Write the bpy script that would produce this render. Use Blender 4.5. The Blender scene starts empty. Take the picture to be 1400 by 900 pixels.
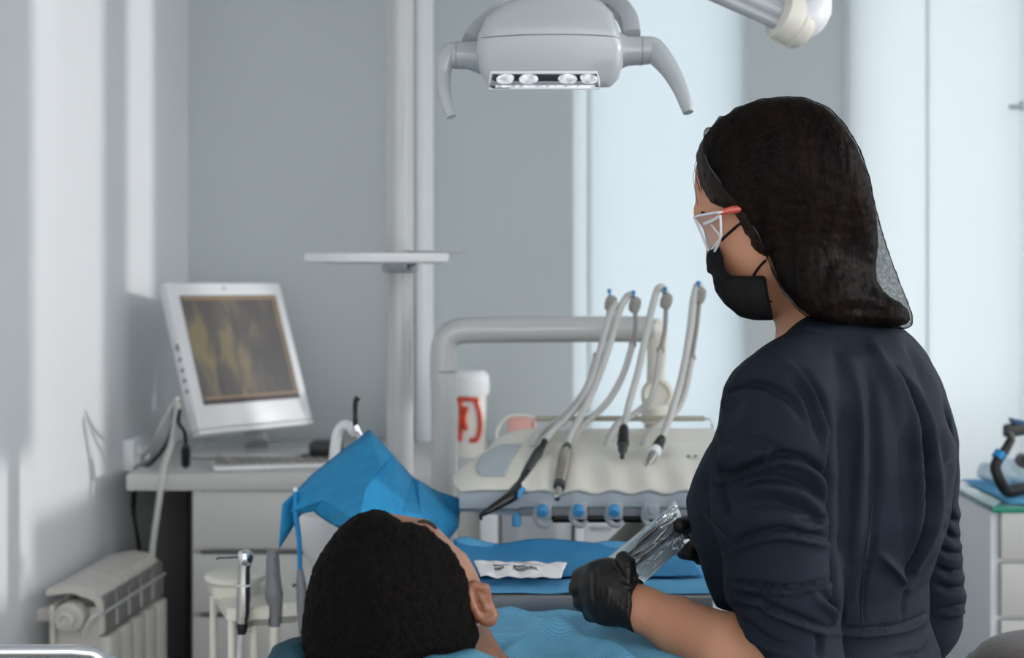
import bpy, bmesh, math, random
import numpy as np
from mathutils import Vector as V, Matrix, noise
from mathutils.bvhtree import BVHTree
random.seed(7)
PI = math.pi
SC = bpy.context.scene
COL = SC.collection
FPX = 50.0/36.0*1400
HY, CZ = 345.0, 1.45
def P(px, py, Y):
    return V(((px-700)/FPX*Y, Y, CZ+(HY-py)/FPX*Y))
def nrm(v): return V(v).normalized()

# ------------------------------------------------------------------ materials
def lin(c):
    return tuple((x/12.92 if x <= .04045 else ((x+.055)/1.055)**2.4) for x in [v/255 for v in c])
MATS = {}
def mat(name, rgb, rough=.5, metal=0., bump=0., bscale=60., var=0., vscale=8., sub=0., coat=0., trans=0., ior=1.45, emis=0., stretch=None, spec=.5, sheen=0., rgb2=None):
    m = bpy.data.materials.new(name); m.use_nodes = True
    nt = m.node_tree; b = nt.nodes['Principled BSDF']
    c = lin(rgb)
    b.inputs['Base Color'].default_value = (*c, 1)
    b.inputs['Roughness'].default_value = rough
    b.inputs['Metallic'].default_value = metal
    b.inputs['Specular IOR Level'].default_value = spec
    b.inputs['Coat Weight'].default_value = coat
    b.inputs['Coat Roughness'].default_value = .1
    b.inputs['Transmission Weight'].default_value = trans
    b.inputs['IOR'].default_value = ior
    b.inputs['Sheen Weight'].default_value = sheen
    if sub:
        b.inputs['Subsurface Weight'].default_value = sub
        b.inputs['Subsurface Radius'].default_value = (1., .35, .2)
        b.inputs['Subsurface Scale'].default_value = .012
    if emis:
        b.inputs['Emission Color'].default_value = (*c, 1); b.inputs['Emission Strength'].default_value = emis
    tc = nt.nodes.new('ShaderNodeTexCoord'); mp = nt.nodes.new('ShaderNodeMapping')
    nt.links.new(tc.outputs['Object'], mp.inputs['Vector'])
    if stretch: mp.inputs['Scale'].default_value = stretch
    n = nt.nodes.new('ShaderNodeTexNoise'); n.inputs['Scale'].default_value = vscale; n.inputs['Detail'].default_value = 4
    nt.links.new(mp.outputs['Vector'], n.inputs['Vector'])
    mx = nt.nodes.new('ShaderNodeMix'); mx.data_type = 'RGBA'
    c2 = lin(rgb2) if rgb2 else tuple(x*(1-var) for x in c)
    mx.inputs['A'].default_value = (*c, 1); mx.inputs['B'].default_value = (*c2, 1)
    rm = nt.nodes.new('ShaderNodeMapRange'); rm.inputs['From Min'].default_value = .35; rm.inputs['From Max'].default_value = .65
    nt.links.new(n.outputs['Fac'], rm.inputs['Value'])
    nt.links.new(rm.outputs['Result'], mx.inputs['Factor'])
    if var or rgb2: nt.links.new(mx.outputs['Result'], b.inputs['Base Color'])
    if bump:
        n2 = nt.nodes.new('ShaderNodeTexNoise'); n2.inputs['Scale'].default_value = bscale; n2.inputs['Detail'].default_value = 6
        nt.links.new(mp.outputs['Vector'], n2.inputs['Vector'])
        bp = nt.nodes.new('ShaderNodeBump'); bp.inputs['Strength'].default_value = bump; bp.inputs['Distance'].default_value = .01
        nt.links.new(n2.outputs['Fac'], bp.inputs['Height']); nt.links.new(bp.outputs['Normal'], b.inputs['Normal'])
    MATS[name] = m
    return m
def film(name, rgb, alpha, rough=.08, gloss=.25, mesh=0, bump=0.):
    """thin see-through sheet: part of the light passes straight, the rest is a plain surface"""
    m = bpy.data.materials.new(name); m.use_nodes = True
    nt = m.node_tree; b = nt.nodes['Principled BSDF']; out = nt.nodes['Material Output']
    b.inputs['Base Color'].default_value = (*lin(rgb), 1); b.inputs['Roughness'].default_value = rough
    b.inputs['Specular IOR Level'].default_value = gloss*2
    t = nt.nodes.new('ShaderNodeBsdfTransparent'); mx = nt.nodes.new('ShaderNodeMixShader'); mx.inputs[0].default_value = alpha
    nt.links.new(t.outputs[0], mx.inputs[1]); nt.links.new(b.outputs[0], mx.inputs[2]); nt.links.new(mx.outputs[0], out.inputs['Surface'])
    tc = nt.nodes.new('ShaderNodeTexCoord')
    if mesh:
        vo = nt.nodes.new('ShaderNodeTexNoise'); vo.inputs['Scale'].default_value = mesh; vo.inputs['Detail'].default_value = 3
        nt.links.new(tc.outputs['Object'], vo.inputs['Vector'])
        rm = nt.nodes.new('ShaderNodeMapRange'); rm.inputs['From Min'].default_value = .35; rm.inputs['From Max'].default_value = .65
        rm.inputs['To Min'].default_value = max(0, alpha-.12); rm.inputs['To Max'].default_value = min(1, alpha+.12)
        nt.links.new(vo.outputs['Fac'], rm.inputs['Value']); nt.links.new(rm.outputs[0], mx.inputs[0])
    else:
        lw = nt.nodes.new('ShaderNodeLayerWeight'); lw.inputs['Blend'].default_value = .5
        pw_ = nt.nodes.new('ShaderNodeMath'); pw_.operation = 'POWER'; pw_.inputs[1].default_value = 4.; nt.links.new(lw.outputs['Facing'], pw_.inputs[0]); lw = pw_
        ad = nt.nodes.new('ShaderNodeMath'); ad.operation = 'ADD'; ad.use_clamp = True; ad.inputs[1].default_value = alpha
        nt.links.new(lw.outputs[0], ad.inputs[0]); nt.links.new(ad.outputs[0], mx.inputs[0])
    if bump:
        n2 = nt.nodes.new('ShaderNodeTexNoise'); n2.inputs['Scale'].default_value = 40; n2.inputs['Detail'].default_value = 3
        nt.links.new(tc.outputs['Object'], n2.inputs['Vector'])
        bp = nt.nodes.new('ShaderNodeBump'); bp.inputs['Strength'].default_value = bump; bp.inputs['Distance'].default_value = .02
        nt.links.new(n2.outputs['Fac'], bp.inputs['Height']); nt.links.new(bp.outputs['Normal'], b.inputs['Normal'])
    MATS[name] = m
    return m

WALL = mat('wall_paint', (223, 226, 229), .7, bump=.04, bscale=30, var=.03, vscale=2)
WALLG = mat('backlit_wall_paint', (190, 198, 200), .7, bump=.04, bscale=30, var=.03, vscale=2)  # back wall paint, darkened to carry its backlit shade in the colour
TRIMW = mat('white_trim_paint', (228, 232, 236), .35)
FLOOR = mat('floor_vinyl', (112, 110, 108), .4, var=.15, vscale=3)
CEIL = mat('ceiling_paint', (228, 230, 232), .8, var=.02)
PLASW = mat('white_plastic', (222, 224, 226), .3, coat=.3, var=.02)
PLASL = mat('lamp_plastic', (166, 172, 177), .22, coat=.6, var=.02)
PIPEW = mat('white_enamel', (186, 188, 188), .2, coat=.5, var=.02)
CREAM = mat('cream_plastic', (222, 219, 208), .35, coat=.2, var=.03)
GREYB = mat('blue_grey_plastic', (172, 181, 188), .4, var=.05)
GREYP = mat('grey_plastic', (128, 130, 134), .45, var=.06)
DKGREY = mat('dark_grey_plastic', (58, 60, 62), .45, var=.1)
BLACKP = mat('black_plastic', (20, 20, 21), .32, var=.1)
BLACKR = mat('black_rubber', (24, 24, 25), .55, bump=.15, bscale=120, var=.1)
STEEL = mat('steel', (196, 194, 190), .22, 1., var=.05, vscale=40)
CHROME = mat('chrome', (225, 226, 230), .08, 1.)
HOSE = mat('hose_rubber', (190, 191, 188), .4, var=.05)
HOSED = mat('hose_grey', (150, 148, 142), .45, var=.08)
LAMIN = mat('desk_laminate', (196, 196, 194), .4, var=.03, vscale=14)
GAP = mat('gap_shadowline', (90, 90, 90), .8)
KNEE = mat('kneehole_board', (58, 58, 54), .7, var=.1)
RADI = mat('radiator_enamel', (196, 193, 186), .35, var=.03)
BLUEP = mat('blue_paper', (26, 140, 190), .75, bump=.2, bscale=300, rgb2=(18, 128, 180), vscale=30)
BLUEPK = mat('blue_tray_paper', (92, 164, 206), .75, bump=.2, bscale=300, rgb2=(80, 154, 198), vscale=30)
BIB = mat('blue_bib_paper', (112, 180, 214), .7, bump=.1, bscale=300, rgb2=(98, 168, 204), vscale=20)
BLUEK = mat('blue_knob', (70, 150, 205), .4)
BLUET = mat('blue_tube', (14, 130, 190), .35)
TEAL = mat('teal_cover', (30, 92, 110), .6, bump=.2, bscale=40, var=.2)
TEALD = mat('teal_dark_cloth', (22, 62, 76), .7, bump=.2, bscale=60, var=.2)
HEADC = mat('headrest_film', (70, 124, 146), .4, bump=.3, bscale=25, var=.15)
POUCHW = mat('white_pouch_paper', (236, 234, 234), .6, bump=.25, bscale=40)
INK = mat('grey_ink', (120, 120, 124), .8)
INKD = mat('dark_ink', (84, 84, 90), .8)
NAVY = mat('navy_fabric', (28, 35, 46), .72, bump=.12, bscale=700, rgb2=(24, 31, 41), vscale=5, spec=.12)
NAVYT = mat('navy_trousers', (36, 46, 62), .8, bump=.1, bscale=400, var=.1)
SKIN = mat('skin_woman', (184, 134, 106), .5, sub=.12, bump=.05, bscale=220, rgb2=(174, 122, 94), vscale=12)
SKIND = mat('skin_patient', (152, 112, 91), .42, sub=.12, bump=.08, bscale=260, rgb2=(130, 94, 75), vscale=14)
SKINE = mat('skin_patient_ear', (128, 84, 60), .45, sub=.15, bump=.08, bscale=260, rgb2=(116, 74, 52), vscale=30)
HAIR = mat('hair_woman', (46, 31, 23), .45, bump=.5, bscale=90, rgb2=(20, 14, 11), vscale=50, stretch=(1, 1, .25), spec=.18)
HAIRP = mat('hair_patient', (15, 12, 10), .8, bump=.9, bscale=260, rgb2=(8, 7, 6), vscale=120, spec=.12)
BROW = mat('brow_hair', (24, 18, 16), .8)
GLOVE = mat('black_glove', (27, 26, 26), .42, bump=.12, bscale=90, var=.12, vscale=30, spec=.32)
MASK = mat('black_mask', (18, 18, 19), .75, bump=.1, bscale=400, var=.1, vscale=60, spec=.15)
NET = film('hairnet_mesh', (8, 8, 9), .46, .9, .02, mesh=260)
ELAST = mat('elastic_band', (44, 44, 48), .6)
CLEAR = film('clear_plastic', (226, 234, 240), .03, .05, .4)
CLEARR = film('clear_rim', (235, 240, 245), .7, .1, .5)
REDT = mat('red_temple', (196, 84, 72), .25, coat=.4)
EYEW = mat('eye_white', (225, 220, 215), .3)
EYED = mat('eye_iris', (40, 26, 18), .2)
def gloss_film(name, base, rough):
    m = bpy.data.materials.new(name); m.use_nodes = True; nt = m.node_tree; nt.nodes.remove(nt.nodes['Principled BSDF']); out = nt.nodes['Material Output']
    g = nt.nodes.new('ShaderNodeBsdfGlossy'); g.inputs['Roughness'].default_value = rough; t = nt.nodes.new('ShaderNodeBsdfTransparent'); mx = nt.nodes.new('ShaderNodeMixShader')
    lw = nt.nodes.new('ShaderNodeLayerWeight'); lw.inputs['Blend'].default_value = .5; pw_ = nt.nodes.new('ShaderNodeMath'); pw_.operation = 'POWER'; pw_.inputs[1].default_value = 3.
    ad = nt.nodes.new('ShaderNodeMath'); ad.operation = 'ADD'; ad.use_clamp = True; ad.inputs[1].default_value = base
    tc = nt.nodes.new('ShaderNodeTexCoord'); n2 = nt.nodes.new('ShaderNodeTexNoise'); n2.inputs['Scale'].default_value = 60; nt.links.new(tc.outputs['Object'], n2.inputs['Vector'])
    bp = nt.nodes.new('ShaderNodeBump'); bp.inputs['Strength'].default_value = .15; bp.inputs['Distance'].default_value = .01; nt.links.new(n2.outputs['Fac'], bp.inputs['Height']); nt.links.new(bp.outputs['Normal'], g.inputs['Normal'])
    nt.links.new(lw.outputs['Facing'], pw_.inputs[0]); nt.links.new(pw_.outputs[0], ad.inputs[0]); nt.links.new(ad.outputs[0], mx.inputs[0])
    nt.links.new(t.outputs[0], mx.inputs[1]); nt.links.new(g.outputs[0], mx.inputs[2]); nt.links.new(mx.outputs[0], out.inputs['Surface']); return m
FILM = gloss_film('pouch_film', .2, .07)
POUCHB = mat('pouch_blue_paper', (206, 228, 238), .5, bump=.1, bscale=50, rgb2=(196, 222, 234))
ORANGE = mat('orange_print', (206, 66, 30), .5)
CANW = mat('white_canister', (222, 220, 214), .4)
PINK = mat('pink_plastic', (228, 172, 162), .5)
PURPLE = mat('purple_cloth', (140, 90, 130), .7, var=.2)
GLASSG = mat('glass_edge_green', (10, 150, 120), .15, trans=.2)
GLASST = mat('glass_top', (120, 170, 178), .08, trans=.5, coat=.5)
SLOTG = mat('radiator_slot_shade', (112, 112, 110), .6)
RAILC = mat('rail_plastic', (170, 166, 150), .4, var=.04)
NETT = mat('net_thread', (30, 29, 29), .8, spec=.08)
BAG = film('blue_clear_bag', (190, 216, 226), .5, .2, .5, bump=.6)
LEATH = mat('stool_leather', (92, 84, 82), .45, bump=.15, bscale=90, var=.1)
LEATHD = mat('stool_edge', (40, 32, 32), .4)
CHAIRU = mat('chair_upholstery', (44, 88, 104), .5, bump=.1, bscale=80, var=.1)
LED = mat('led_reflector', (240, 244, 248), .15, .0, emis=.32, rgb2=(120, 128, 134), vscale=110)
LAMPGL = mat('lamp_window_dark', (44, 54, 58), .12, coat=.5)
def screen_mat():
    m = bpy.data.materials.new('monitor_picture'); m.use_nodes = True
    nt = m.node_tree; b = nt.nodes['Principled BSDF']
    b.inputs['Base Color'].default_value = (.03, .028, .026, 1); b.inputs['Roughness'].default_value = .35
    tc = nt.nodes.new('ShaderNodeTexCoord'); mp = nt.nodes.new('ShaderNodeMapping'); mp.inputs['Scale'].default_value = (7, 7, 2.6)
    mp.inputs['Rotation'].default_value = (0, .35, 0)
    nt.links.new(tc.outputs['Object'], mp.inputs['Vector'])
    n = nt.nodes.new('ShaderNodeTexNoise'); n.inputs['Scale'].default_value = 2.4; n.inputs['Detail'].default_value = 2.5; n.inputs['Distortion'].default_value = .6
    nt.links.new(mp.outputs['Vector'], n.inputs['Vector'])
    r = nt.nodes.new('ShaderNodeValToRGB')
    r.color_ramp.elements[0].position = .42; r.color_ramp.elements[0].color = (*lin((70, 66, 68)), 1)
    r.color_ramp.elements[1].position = .66; r.color_ramp.elements[1].color = (*lin((124, 112, 80)), 1)
    e = r.color_ramp.elements.new(.52); e.color = (*lin((86, 82, 78)), 1)
    nt.links.new(n.outputs['Fac'], r.inputs['Fac'])
    nt.links.new(r.outputs['Color'], b.inputs['Emission Color']); b.inputs['Emission Strength'].default_value = .6
    return m
SCREEN = screen_mat()
SCRBAR = mat('screen_bar', (120, 100, 76), .4, emis=.45)
SCRBARD = mat('screen_taskbar', (52, 44, 50), .4, emis=.5)
def blind_mat(name, rgb, tr):
    m = bpy.data.materials.new(name); m.use_nodes = True
    nt = m.node_tree; b = nt.nodes['Principled BSDF']; out = nt.nodes['Material Output']
    b.inputs['Base Color'].default_value = (*lin(rgb), 1); b.inputs['Roughness'].default_value = .8
    t = nt.nodes.new('ShaderNodeBsdfTranslucent'); t.inputs['Color'].default_value = (*lin(rgb), 1)
    tc = nt.nodes.new('ShaderNodeTexCoord'); wv = nt.nodes.new('ShaderNodeTexNoise'); wv.inputs['Scale'].default_value = 900
    nt.links.new(tc.outputs['Object'], wv.inputs['Vector'])
    bp = nt.nodes.new('ShaderNodeBump'); bp.inputs['Strength'].default_value = .05; nt.links.new(wv.outputs['Fac'], bp.inputs['Height']); nt.links.new(bp.outputs['Normal'], b.inputs['Normal'])
    mx = nt.nodes.new('ShaderNodeMixShader'); mx.inputs[0].default_value = tr
    nt.links.new(b.outputs[0], mx.inputs[1]); nt.links.new(t.outputs[0], mx.inputs[2]); nt.links.new(mx.outputs[0], out.inputs['Surface'])
    return m
BLINDA = blind_mat('blind_fabric_cool', (222, 229, 232), .6)
BLINDB = blind_mat('blind_fabric_white', (226, 231, 233), .6)
def bib_ribs(m, scale, axis):
    nt = m.node_tree; b = nt.nodes['Principled BSDF']
    tc = nt.nodes.new('ShaderNodeTexCoord'); w = nt.nodes.new('ShaderNodeTexWave'); w.bands_direction = axis
    w.inputs['Scale'].default_value = scale; w.inputs['Distortion'].default_value = 1.2; w.inputs['Detail Scale'].default_value = .6
    nt.links.new(tc.outputs['Object'], w.inputs['Vector'])
    bp = nt.nodes.new('ShaderNodeBump'); bp.inputs['Strength'].default_value = .25; bp.inputs['Distance'].default_value = .004
    nt.links.new(w.outputs['Fac'], bp.inputs['Height']); nt.links.new(bp.outputs['Normal'], b.inputs['Normal'])
bib_ribs(BIB, 48, 'Y')

# ------------------------------------------------------------------ object helpers
def props(o, label=None, cat=None, group=None, kind=None):
    if label: o['label'] = label
    if cat: o['category'] = cat
    if group: o['group'] = group
    if kind: o['kind'] = kind
    return o
def thing(name, label, cat, loc, group=None):
    o = bpy.data.objects.new(name, None); COL.objects.link(o); o.location = V(loc); o.empty_display_size = .05
    return props(o, label, cat, group)
def world_loc(o):
    v = V(o.location)
    return v
def obj(name, bm, m, parent=None, label=None, smooth=35, **kw):
    if isinstance(bm, bmesh.types.BMesh):
        me = bpy.data.meshes.new(name)
        bmesh.ops.recalc_face_normals(bm, faces=bm.faces)
        bm.to_mesh(me); bm.free()
    else: me = bm
    me.polygons.foreach_set('use_smooth', [True]*len(me.polygons))
    if smooth: me.set_sharp_from_angle(angle=math.radians(smooth))
    for x in (m if isinstance(m, (list, tuple)) else [m]): me.materials.append(x)
    o = bpy.data.objects.new(name, me); COL.objects.link(o)
    if parent is not None:
        o.parent = parent
        if parent.type == 'EMPTY': o.matrix_parent_inverse = Matrix.Translation(-V(parent.location))
    if label: o['label'] = label
    props(o, None, kw.get('cat'), kw.get('group'), kw.get('kind'))
    return o
def solid(o, t, off=0):
    md = o.modifiers.new('thickness', 'SOLIDIFY'); md.thickness = t; md.offset = off
    return o
def BM(): return bmesh.new()
def box(bm, lo, hi, bev=0., seg=2):
    b2 = bmesh.new()
    vs = [b2.verts.new((x, y, z)) for x in (lo[0], hi[0]) for y in (lo[1], hi[1]) for z in (lo[2], hi[2])]
    for f in ((0, 1, 3, 2), (4, 6, 7, 5), (0, 4, 5, 1), (2, 3, 7, 6), (0, 2, 6, 4), (1, 5, 7, 3)): b2.faces.new([vs[i] for i in f])
    if bev: bmesh.ops.bevel(b2, geom=b2.edges[:], offset=bev, segments=seg, profile=.5, affect='EDGES')
    merge(bm, b2)
def obox(bm, o, ax, ay, az, bev=0., seg=2):
    """box from corner o along three edge vectors"""
    b2 = bmesh.new(); o = V(o)
    vs = [b2.verts.new(o+V(ax)*i+V(ay)*j+V(az)*k) for i in (0, 1) for j in (0, 1) for k in (0, 1)]
    for f in ((0, 1, 3, 2), (4, 6, 7, 5), (0, 4, 5, 1), (2, 3, 7, 6), (0, 2, 6, 4), (1, 5, 7, 3)): b2.faces.new([vs[i] for i in f])
    if bev: bmesh.ops.bevel(b2, geom=b2.edges[:], offset=bev, segments=seg, profile=.5, affect='EDGES')
    merge(bm, b2)
def merge(bm, b2):
    me = bpy.data.meshes.new('tmp'); b2.to_mesh(me); b2.free(); bm.from_mesh(me); bpy.data.meshes.remove(me)
def catmull(pts, n=6):
    pts = [V(p) for p in pts]
    if len(pts) < 3: return pts
    out = []
    q = [pts[0]*2-pts[1]]+pts+[pts[-1]*2-pts[-2]]
    for i in range(1, len(q)-2):
        for k in range(n):
            t = k/n; a, b, c, d = q[i-1:i+3]
            out.append(.5*((2*b)+(c-a)*t+(2*a-5*b+4*c-d)*t*t+(3*b-a-3*c+d)*t**3))
    out.append(pts[-1]); return out
def tube(bm, pts, r, seg=12, n=6, smooth=True, cap=True, flat=1.):
    """tube along points; r a number or one radius per control point"""
    k = len(pts)
    rr = list(r) if isinstance(r, (list, tuple)) else [r]*k
    P4 = [(V(p)) for p in pts]
    if smooth and k > 2:
        c = catmull(P4, n); rs = []
        for i in range(k-1):
            for j in range(n): rs.append(rr[i]+(rr[i+1]-rr[i])*j/n)
        rs.append(rr[-1])
    else: c, rs = P4, rr
    up = None; rings = []
    for i, p in enumerate(c):
        t = ((c[min(i+1, len(c)-1)])-(c[max(i-1, 0)])).normalized()
        if up is None:
            up = V((0, 0, 1)) if abs(t.z) < .9 else V((1, 0, 0))
        u = (up-t*up.dot(t)).normalized(); w = t.cross(u); up = u
        rings.append([bm.verts.new(p+u*math.cos(2*PI*j/seg)*rs[i]*flat+w*math.sin(2*PI*j/seg)*rs[i]) for j in range(seg)])
    for a, b in zip(rings, rings[1:]):
        for j in range(seg): bm.faces.new((a[j], a[(j+1) % seg], b[(j+1) % seg], b[j]))
    if cap:
        bm.faces.new(rings[0][::-1]); bm.faces.new(rings[-1])
def lathe(bm, prof, base, axis=(0, 0, 1), seg=32, cap=True):
    """prof: (radius, distance along axis)"""
    ax = nrm(axis); u = ax.orthogonal().normalized(); w = ax.cross(u); base = V(base)
    rings = []
    for r, h in prof:
        rings.append([bm.verts.new(base+ax*h+(u*math.cos(2*PI*j/seg)+w*math.sin(2*PI*j/seg))*max(r, 1e-4)) for j in range(seg)])
    for a, b in zip(rings, rings[1:]):
        for j in range(seg): bm.faces.new((a[j], a[(j+1) % seg], b[(j+1) % seg], b[j]))
    if cap:
        bm.faces.new(rings[0][::-1]); bm.faces.new(rings[-1])
def grid(bm, fn, nu, nv):
    vs = [[bm.verts.new(fn(i/nu, j/nv)) for j in range(nv+1)] for i in range(nu+1)]
    for i in range(nu):
        for j in range(nv): bm.faces.new((vs[i][j], vs[i+1][j], vs[i+1][j+1], vs[i][j+1]))
def loft(bm, rings, cap=True):
    R = [[bm.verts.new(p) for p in r] for r in rings]; n = len(R[0])
    for a, b in zip(R, R[1:]):
        for j in range(n): bm.faces.new((a[j], a[(j+1) % n], b[(j+1) % n], b[j]))
    if cap:
        bm.faces.new(R[0][::-1]); bm.faces.new(R[-1])

# ------------------------------------------------------------------ distance-field modelling (for bodies, hair, cloth)
class Field:
    def __init__(s, lo, hi, h):
        s.h = h; s.lo = np.array(lo, np.float32)
        n = np.ceil((np.array(hi)-np.array(lo))/h).astype(int)+1
        ax = [s.lo[i]+np.arange(n[i], dtype=np.float32)*h for i in range(3)]
        s.X, s.Y, s.Z = np.meshgrid(*ax, indexing='ij')
        s.PX = 700+s.X/s.Y*FPX; s.PY = HY-(s.Z-CZ)/s.Y*FPX
    def cone(s, a, b, ra, rb, flat=None):
        a, b = np.array(a, np.float32), np.array(b, np.float32); d = b-a; L = float(d@d)
        x, y, z = s.X-a[0], s.Y-a[1], s.Z-a[2]
        t = np.clip((x*d[0]+y*d[1]+z*d[2])/max(L, 1e-9), 0, 1)
        return np.sqrt((x-t*d[0])**2+(y-t*d[1])**2+(z-t*d[2])**2)-(ra+(rb-ra)*t)
    def chain(s, pts, rs, k=.01):
        o = None
        for i in range(len(pts)-1):
            d = s.cone(pts[i], pts[i+1], rs[i], rs[i+1]); o = d if o is None else smin(o, d, k)
        return o
    def ell(s, c, r, axes=None):
        c = np.array(c, np.float32); x, y, z = s.X-c[0], s.Y-c[1], s.Z-c[2]
        if axes is not None:
            A = [np.array(a, np.float32) for a in axes]
            x, y, z = [x*a[0]+y*a[1]+z*a[2] for a in A]
        k0 = np.sqrt((x/r[0])**2+(y/r[1])**2+(z/r[2])**2)+1e-6
        k1 = np.sqrt((x/r[0]**2)**2+(y/r[1]**2)**2+(z/r[2]**2)**2)+1e-6
        return k0*(k0-1)/k1
    def plane(s, p, n):
        n = np.array(nrm(n), np.float32)
        return (s.X-p[0])*n[0]+(s.Y-p[1])*n[1]+(s.Z-p[2])*n[2]
    def outline(s, poly):
        """distance to an outline's cone of sight, in metres"""
        poly = np.array(poly, np.float32); px, py = s.PX, s.PY
        d = np.full(px.shape, 1e9, np.float32); ins = np.zeros(px.shape, bool)
        n = len(poly)
        for i in range(n):
            ax, ay = poly[i]; bx, by = poly[(i+1) % n]; ex, ey = bx-ax, by-ay
            wx, wy = px-ax, py-ay
            t = np.clip((wx*ex+wy*ey)/(ex*ex+ey*ey+1e-9), 0, 1)
            d = np.minimum(d, (wx-ex*t)**2+(wy-ey*t)**2)
            c = ((ay <= py) & (by > py)) | ((by <= py) & (ay > py))
            with np.errstate(divide='ignore', invalid='ignore'):
                xi = ax+(py-ay)/(by-ay if by != ay else 1e-9)*ex
            ins ^= c & (px < xi)
        d = np.sqrt(d); d[ins] *= -1
        return d*s.Y/FPX
    def mesh(s, d, name='m'):
        d = d.astype(np.float32).copy()
        for sl in ((0,), (-1,)):
            d[sl[0], :, :] = np.maximum(d[sl[0], :, :], 1e-3); d[:, sl[0], :] = np.maximum(d[:, sl[0], :], 1e-3); d[:, :, sl[0]] = np.maximum(d[:, :, sl[0]], 1e-3)
        nx, ny, nz = d.shape; cs = (nx-1, ny-1, nz-1)
        acc = np.zeros(cs+(3,), np.float32); cnt = np.zeros(cs, np.float32); sg = d < 0; edges = []
        for a in range(3):
            s0 = [slice(None)]*3; s1 = [slice(None)]*3; s0[a] = slice(0, -1); s1[a] = slice(1, None)
            cr = sg[tuple(s0)] != sg[tuple(s1)]
            I = np.argwhere(cr)
            d0 = d[tuple(s0)][cr]; d1 = d[tuple(s1)][cr]; t = d0/(d0-d1)
            pos = I.astype(np.float32); pos[:, a] += t
            o1, o2 = [(1, 2), (2, 0), (0, 1)][a]
            for da in (0, -1):
                for db in (0, -1):
                    C = I.copy(); C[:, o1] += da; C[:, o2] += db
                    ok = (C >= 0).all(1) & (C < np.array(cs)).all(1)
                    Ck = C[ok]
                    np.add.at(acc, (Ck[:, 0], Ck[:, 1], Ck[:, 2]), pos[ok]); np.add.at(cnt, (Ck[:, 0], Ck[:, 1], Ck[:, 2]), 1)
            edges.append((a, I, d0 < 0))
        act = cnt > 0; idx = np.full(cs, -1, np.int64); idx[act] = np.arange(act.sum())
        vts = acc[act]/cnt[act][:, None]*s.h+s.lo
        quads = []
        for a, I, inside in edges:
            o1, o2 = [(1, 2), (2, 0), (0, 1)][a]
            ok = (I[:, o1] > 0) & (I[:, o2] > 0) & (I[:, o1] < cs[o1]) & (I[:, o2] < cs[o2]); I = I[ok]; ins = inside[ok]
            q = []
            for da, db in ((0, 0), (-1, 0), (-1, -1), (0, -1)):
                C = I.copy(); C[:, o1] += da; C[:, o2] += db; q.append(idx[C[:, 0], C[:, 1], C[:, 2]])
            q = np.stack(q, 1); q[~ins] = q[~ins][:, ::-1]; quads.append(q)
        quads = np.concatenate(quads)
        return vts, quads
def smin(a, b, k):
    h = np.clip(.5+.5*(b-a)/k, 0, 1); return b+(a-b)*h-k*h*(1-h)
def smax(a, b, k): return -smin(-a, -b, k)
def relax(v, q, it=2, lam=.5):
    n = len(v)
    for _ in range(it):
        s = np.zeros((n, 3)); c = np.zeros(n)
        for a, b in ((0, 1), (1, 2), (2, 3), (3, 0)):
            np.add.at(s, q[:, a], v[q[:, b]]); np.add.at(c, q[:, a], 1)
            np.add.at(s, q[:, b], v[q[:, a]]); np.add.at(c, q[:, b], 1)
        v = v*(1-lam)+lam*s/np.maximum(c, 1)[:, None]
    return v
def normals(v, q):
    fn = np.cross(v[q[:, 2]]-v[q[:, 0]], v[q[:, 3]]-v[q[:, 1]])
    n = np.zeros_like(v)
    for i in range(4): np.add.at(n, q[:, i], fn)
    return n/np.maximum(np.linalg.norm(n, axis=1), 1e-12)[:, None]
def to_mesh(v, q, name):
    me = bpy.data.meshes.new(name); me.from_pydata(v.tolist(), [], q.tolist()); me.validate(); return me
def proj(v): return 700+v[:, 0]/v[:, 1]*FPX, HY-(v[:, 2]-CZ)/v[:, 1]*FPX
def folds(v, q, lst, amp=1.):
    """press creases into cloth: each fold = (points on the cloth, half width, height, kind)"""
    n = normals(v, q); px, py = proj(v)
    view = np.array([0, 0, CZ])-v; view /= np.linalg.norm(view, axis=1)[:, None]
    facing = np.clip((n*view).sum(1)*3, 0, 1)
    disp = np.zeros(len(v))
    for pts, w, hgt, kind in lst:
        pts = [tuple(p) for p in pts]
        c = catmull([V((x, y, 0)) for x, y in pts], 8) if len(pts) > 2 else [V((x, y, 0)) for x, y in pts]
        c = np.array([(p.x, p.y) for p in c])
        best = np.full(len(v), 1e9); sgn = np.zeros(len(v)); tt = np.zeros(len(v)); m = len(c)-1
        for i in range(m):
            a, e = c[i], c[i+1]-c[i]; L = e@e+1e-9
            wx, wy = px-a[0], py-a[1]; t = np.clip((wx*e[0]+wy*e[1])/L, 0, 1)
            dd = np.hypot(wx-e[0]*t, wy-e[1]*t); u = dd < best
            best[u] = dd[u]; sgn[u] = np.sign(e[0]*wy-e[1]*wx)[u]; tt[u] = ((i+t)/m)[u]
        sd = best*sgn; fade = np.sin(np.clip(tt, .02, .98)*PI)**.5
        if kind == 'r': f = np.exp(-(sd/w)**2)
        elif kind == 'v': f = -np.exp(-(sd/w)**2)
        else: f = np.exp(-((sd-w*.6)/w)**2)-np.exp(-((sd+w*.6)/w)**2)
        disp += f*hgt*fade
    return v+n*(disp*facing*amp)[:, None]
def fuzz(v, q, amp, scale, oct=3):
    n = normals(v, q); d = np.array([noise.fractal(V(p)*scale, 1., 2., oct) for p in v]); return v+n*(d*amp)[:, None]
def bvh_of(v, q): return BVHTree.FromPolygons([V(x) for x in v], q.tolist())
def hit(bvh, px, py, off=0.):
    d = P(px, py, 1.)-V((0, 0, CZ)); d.normalize()
    h = bvh.ray_cast(V((0, 0, CZ)), d)
    return None if h[0] is None else h[0]-d*off
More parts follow.
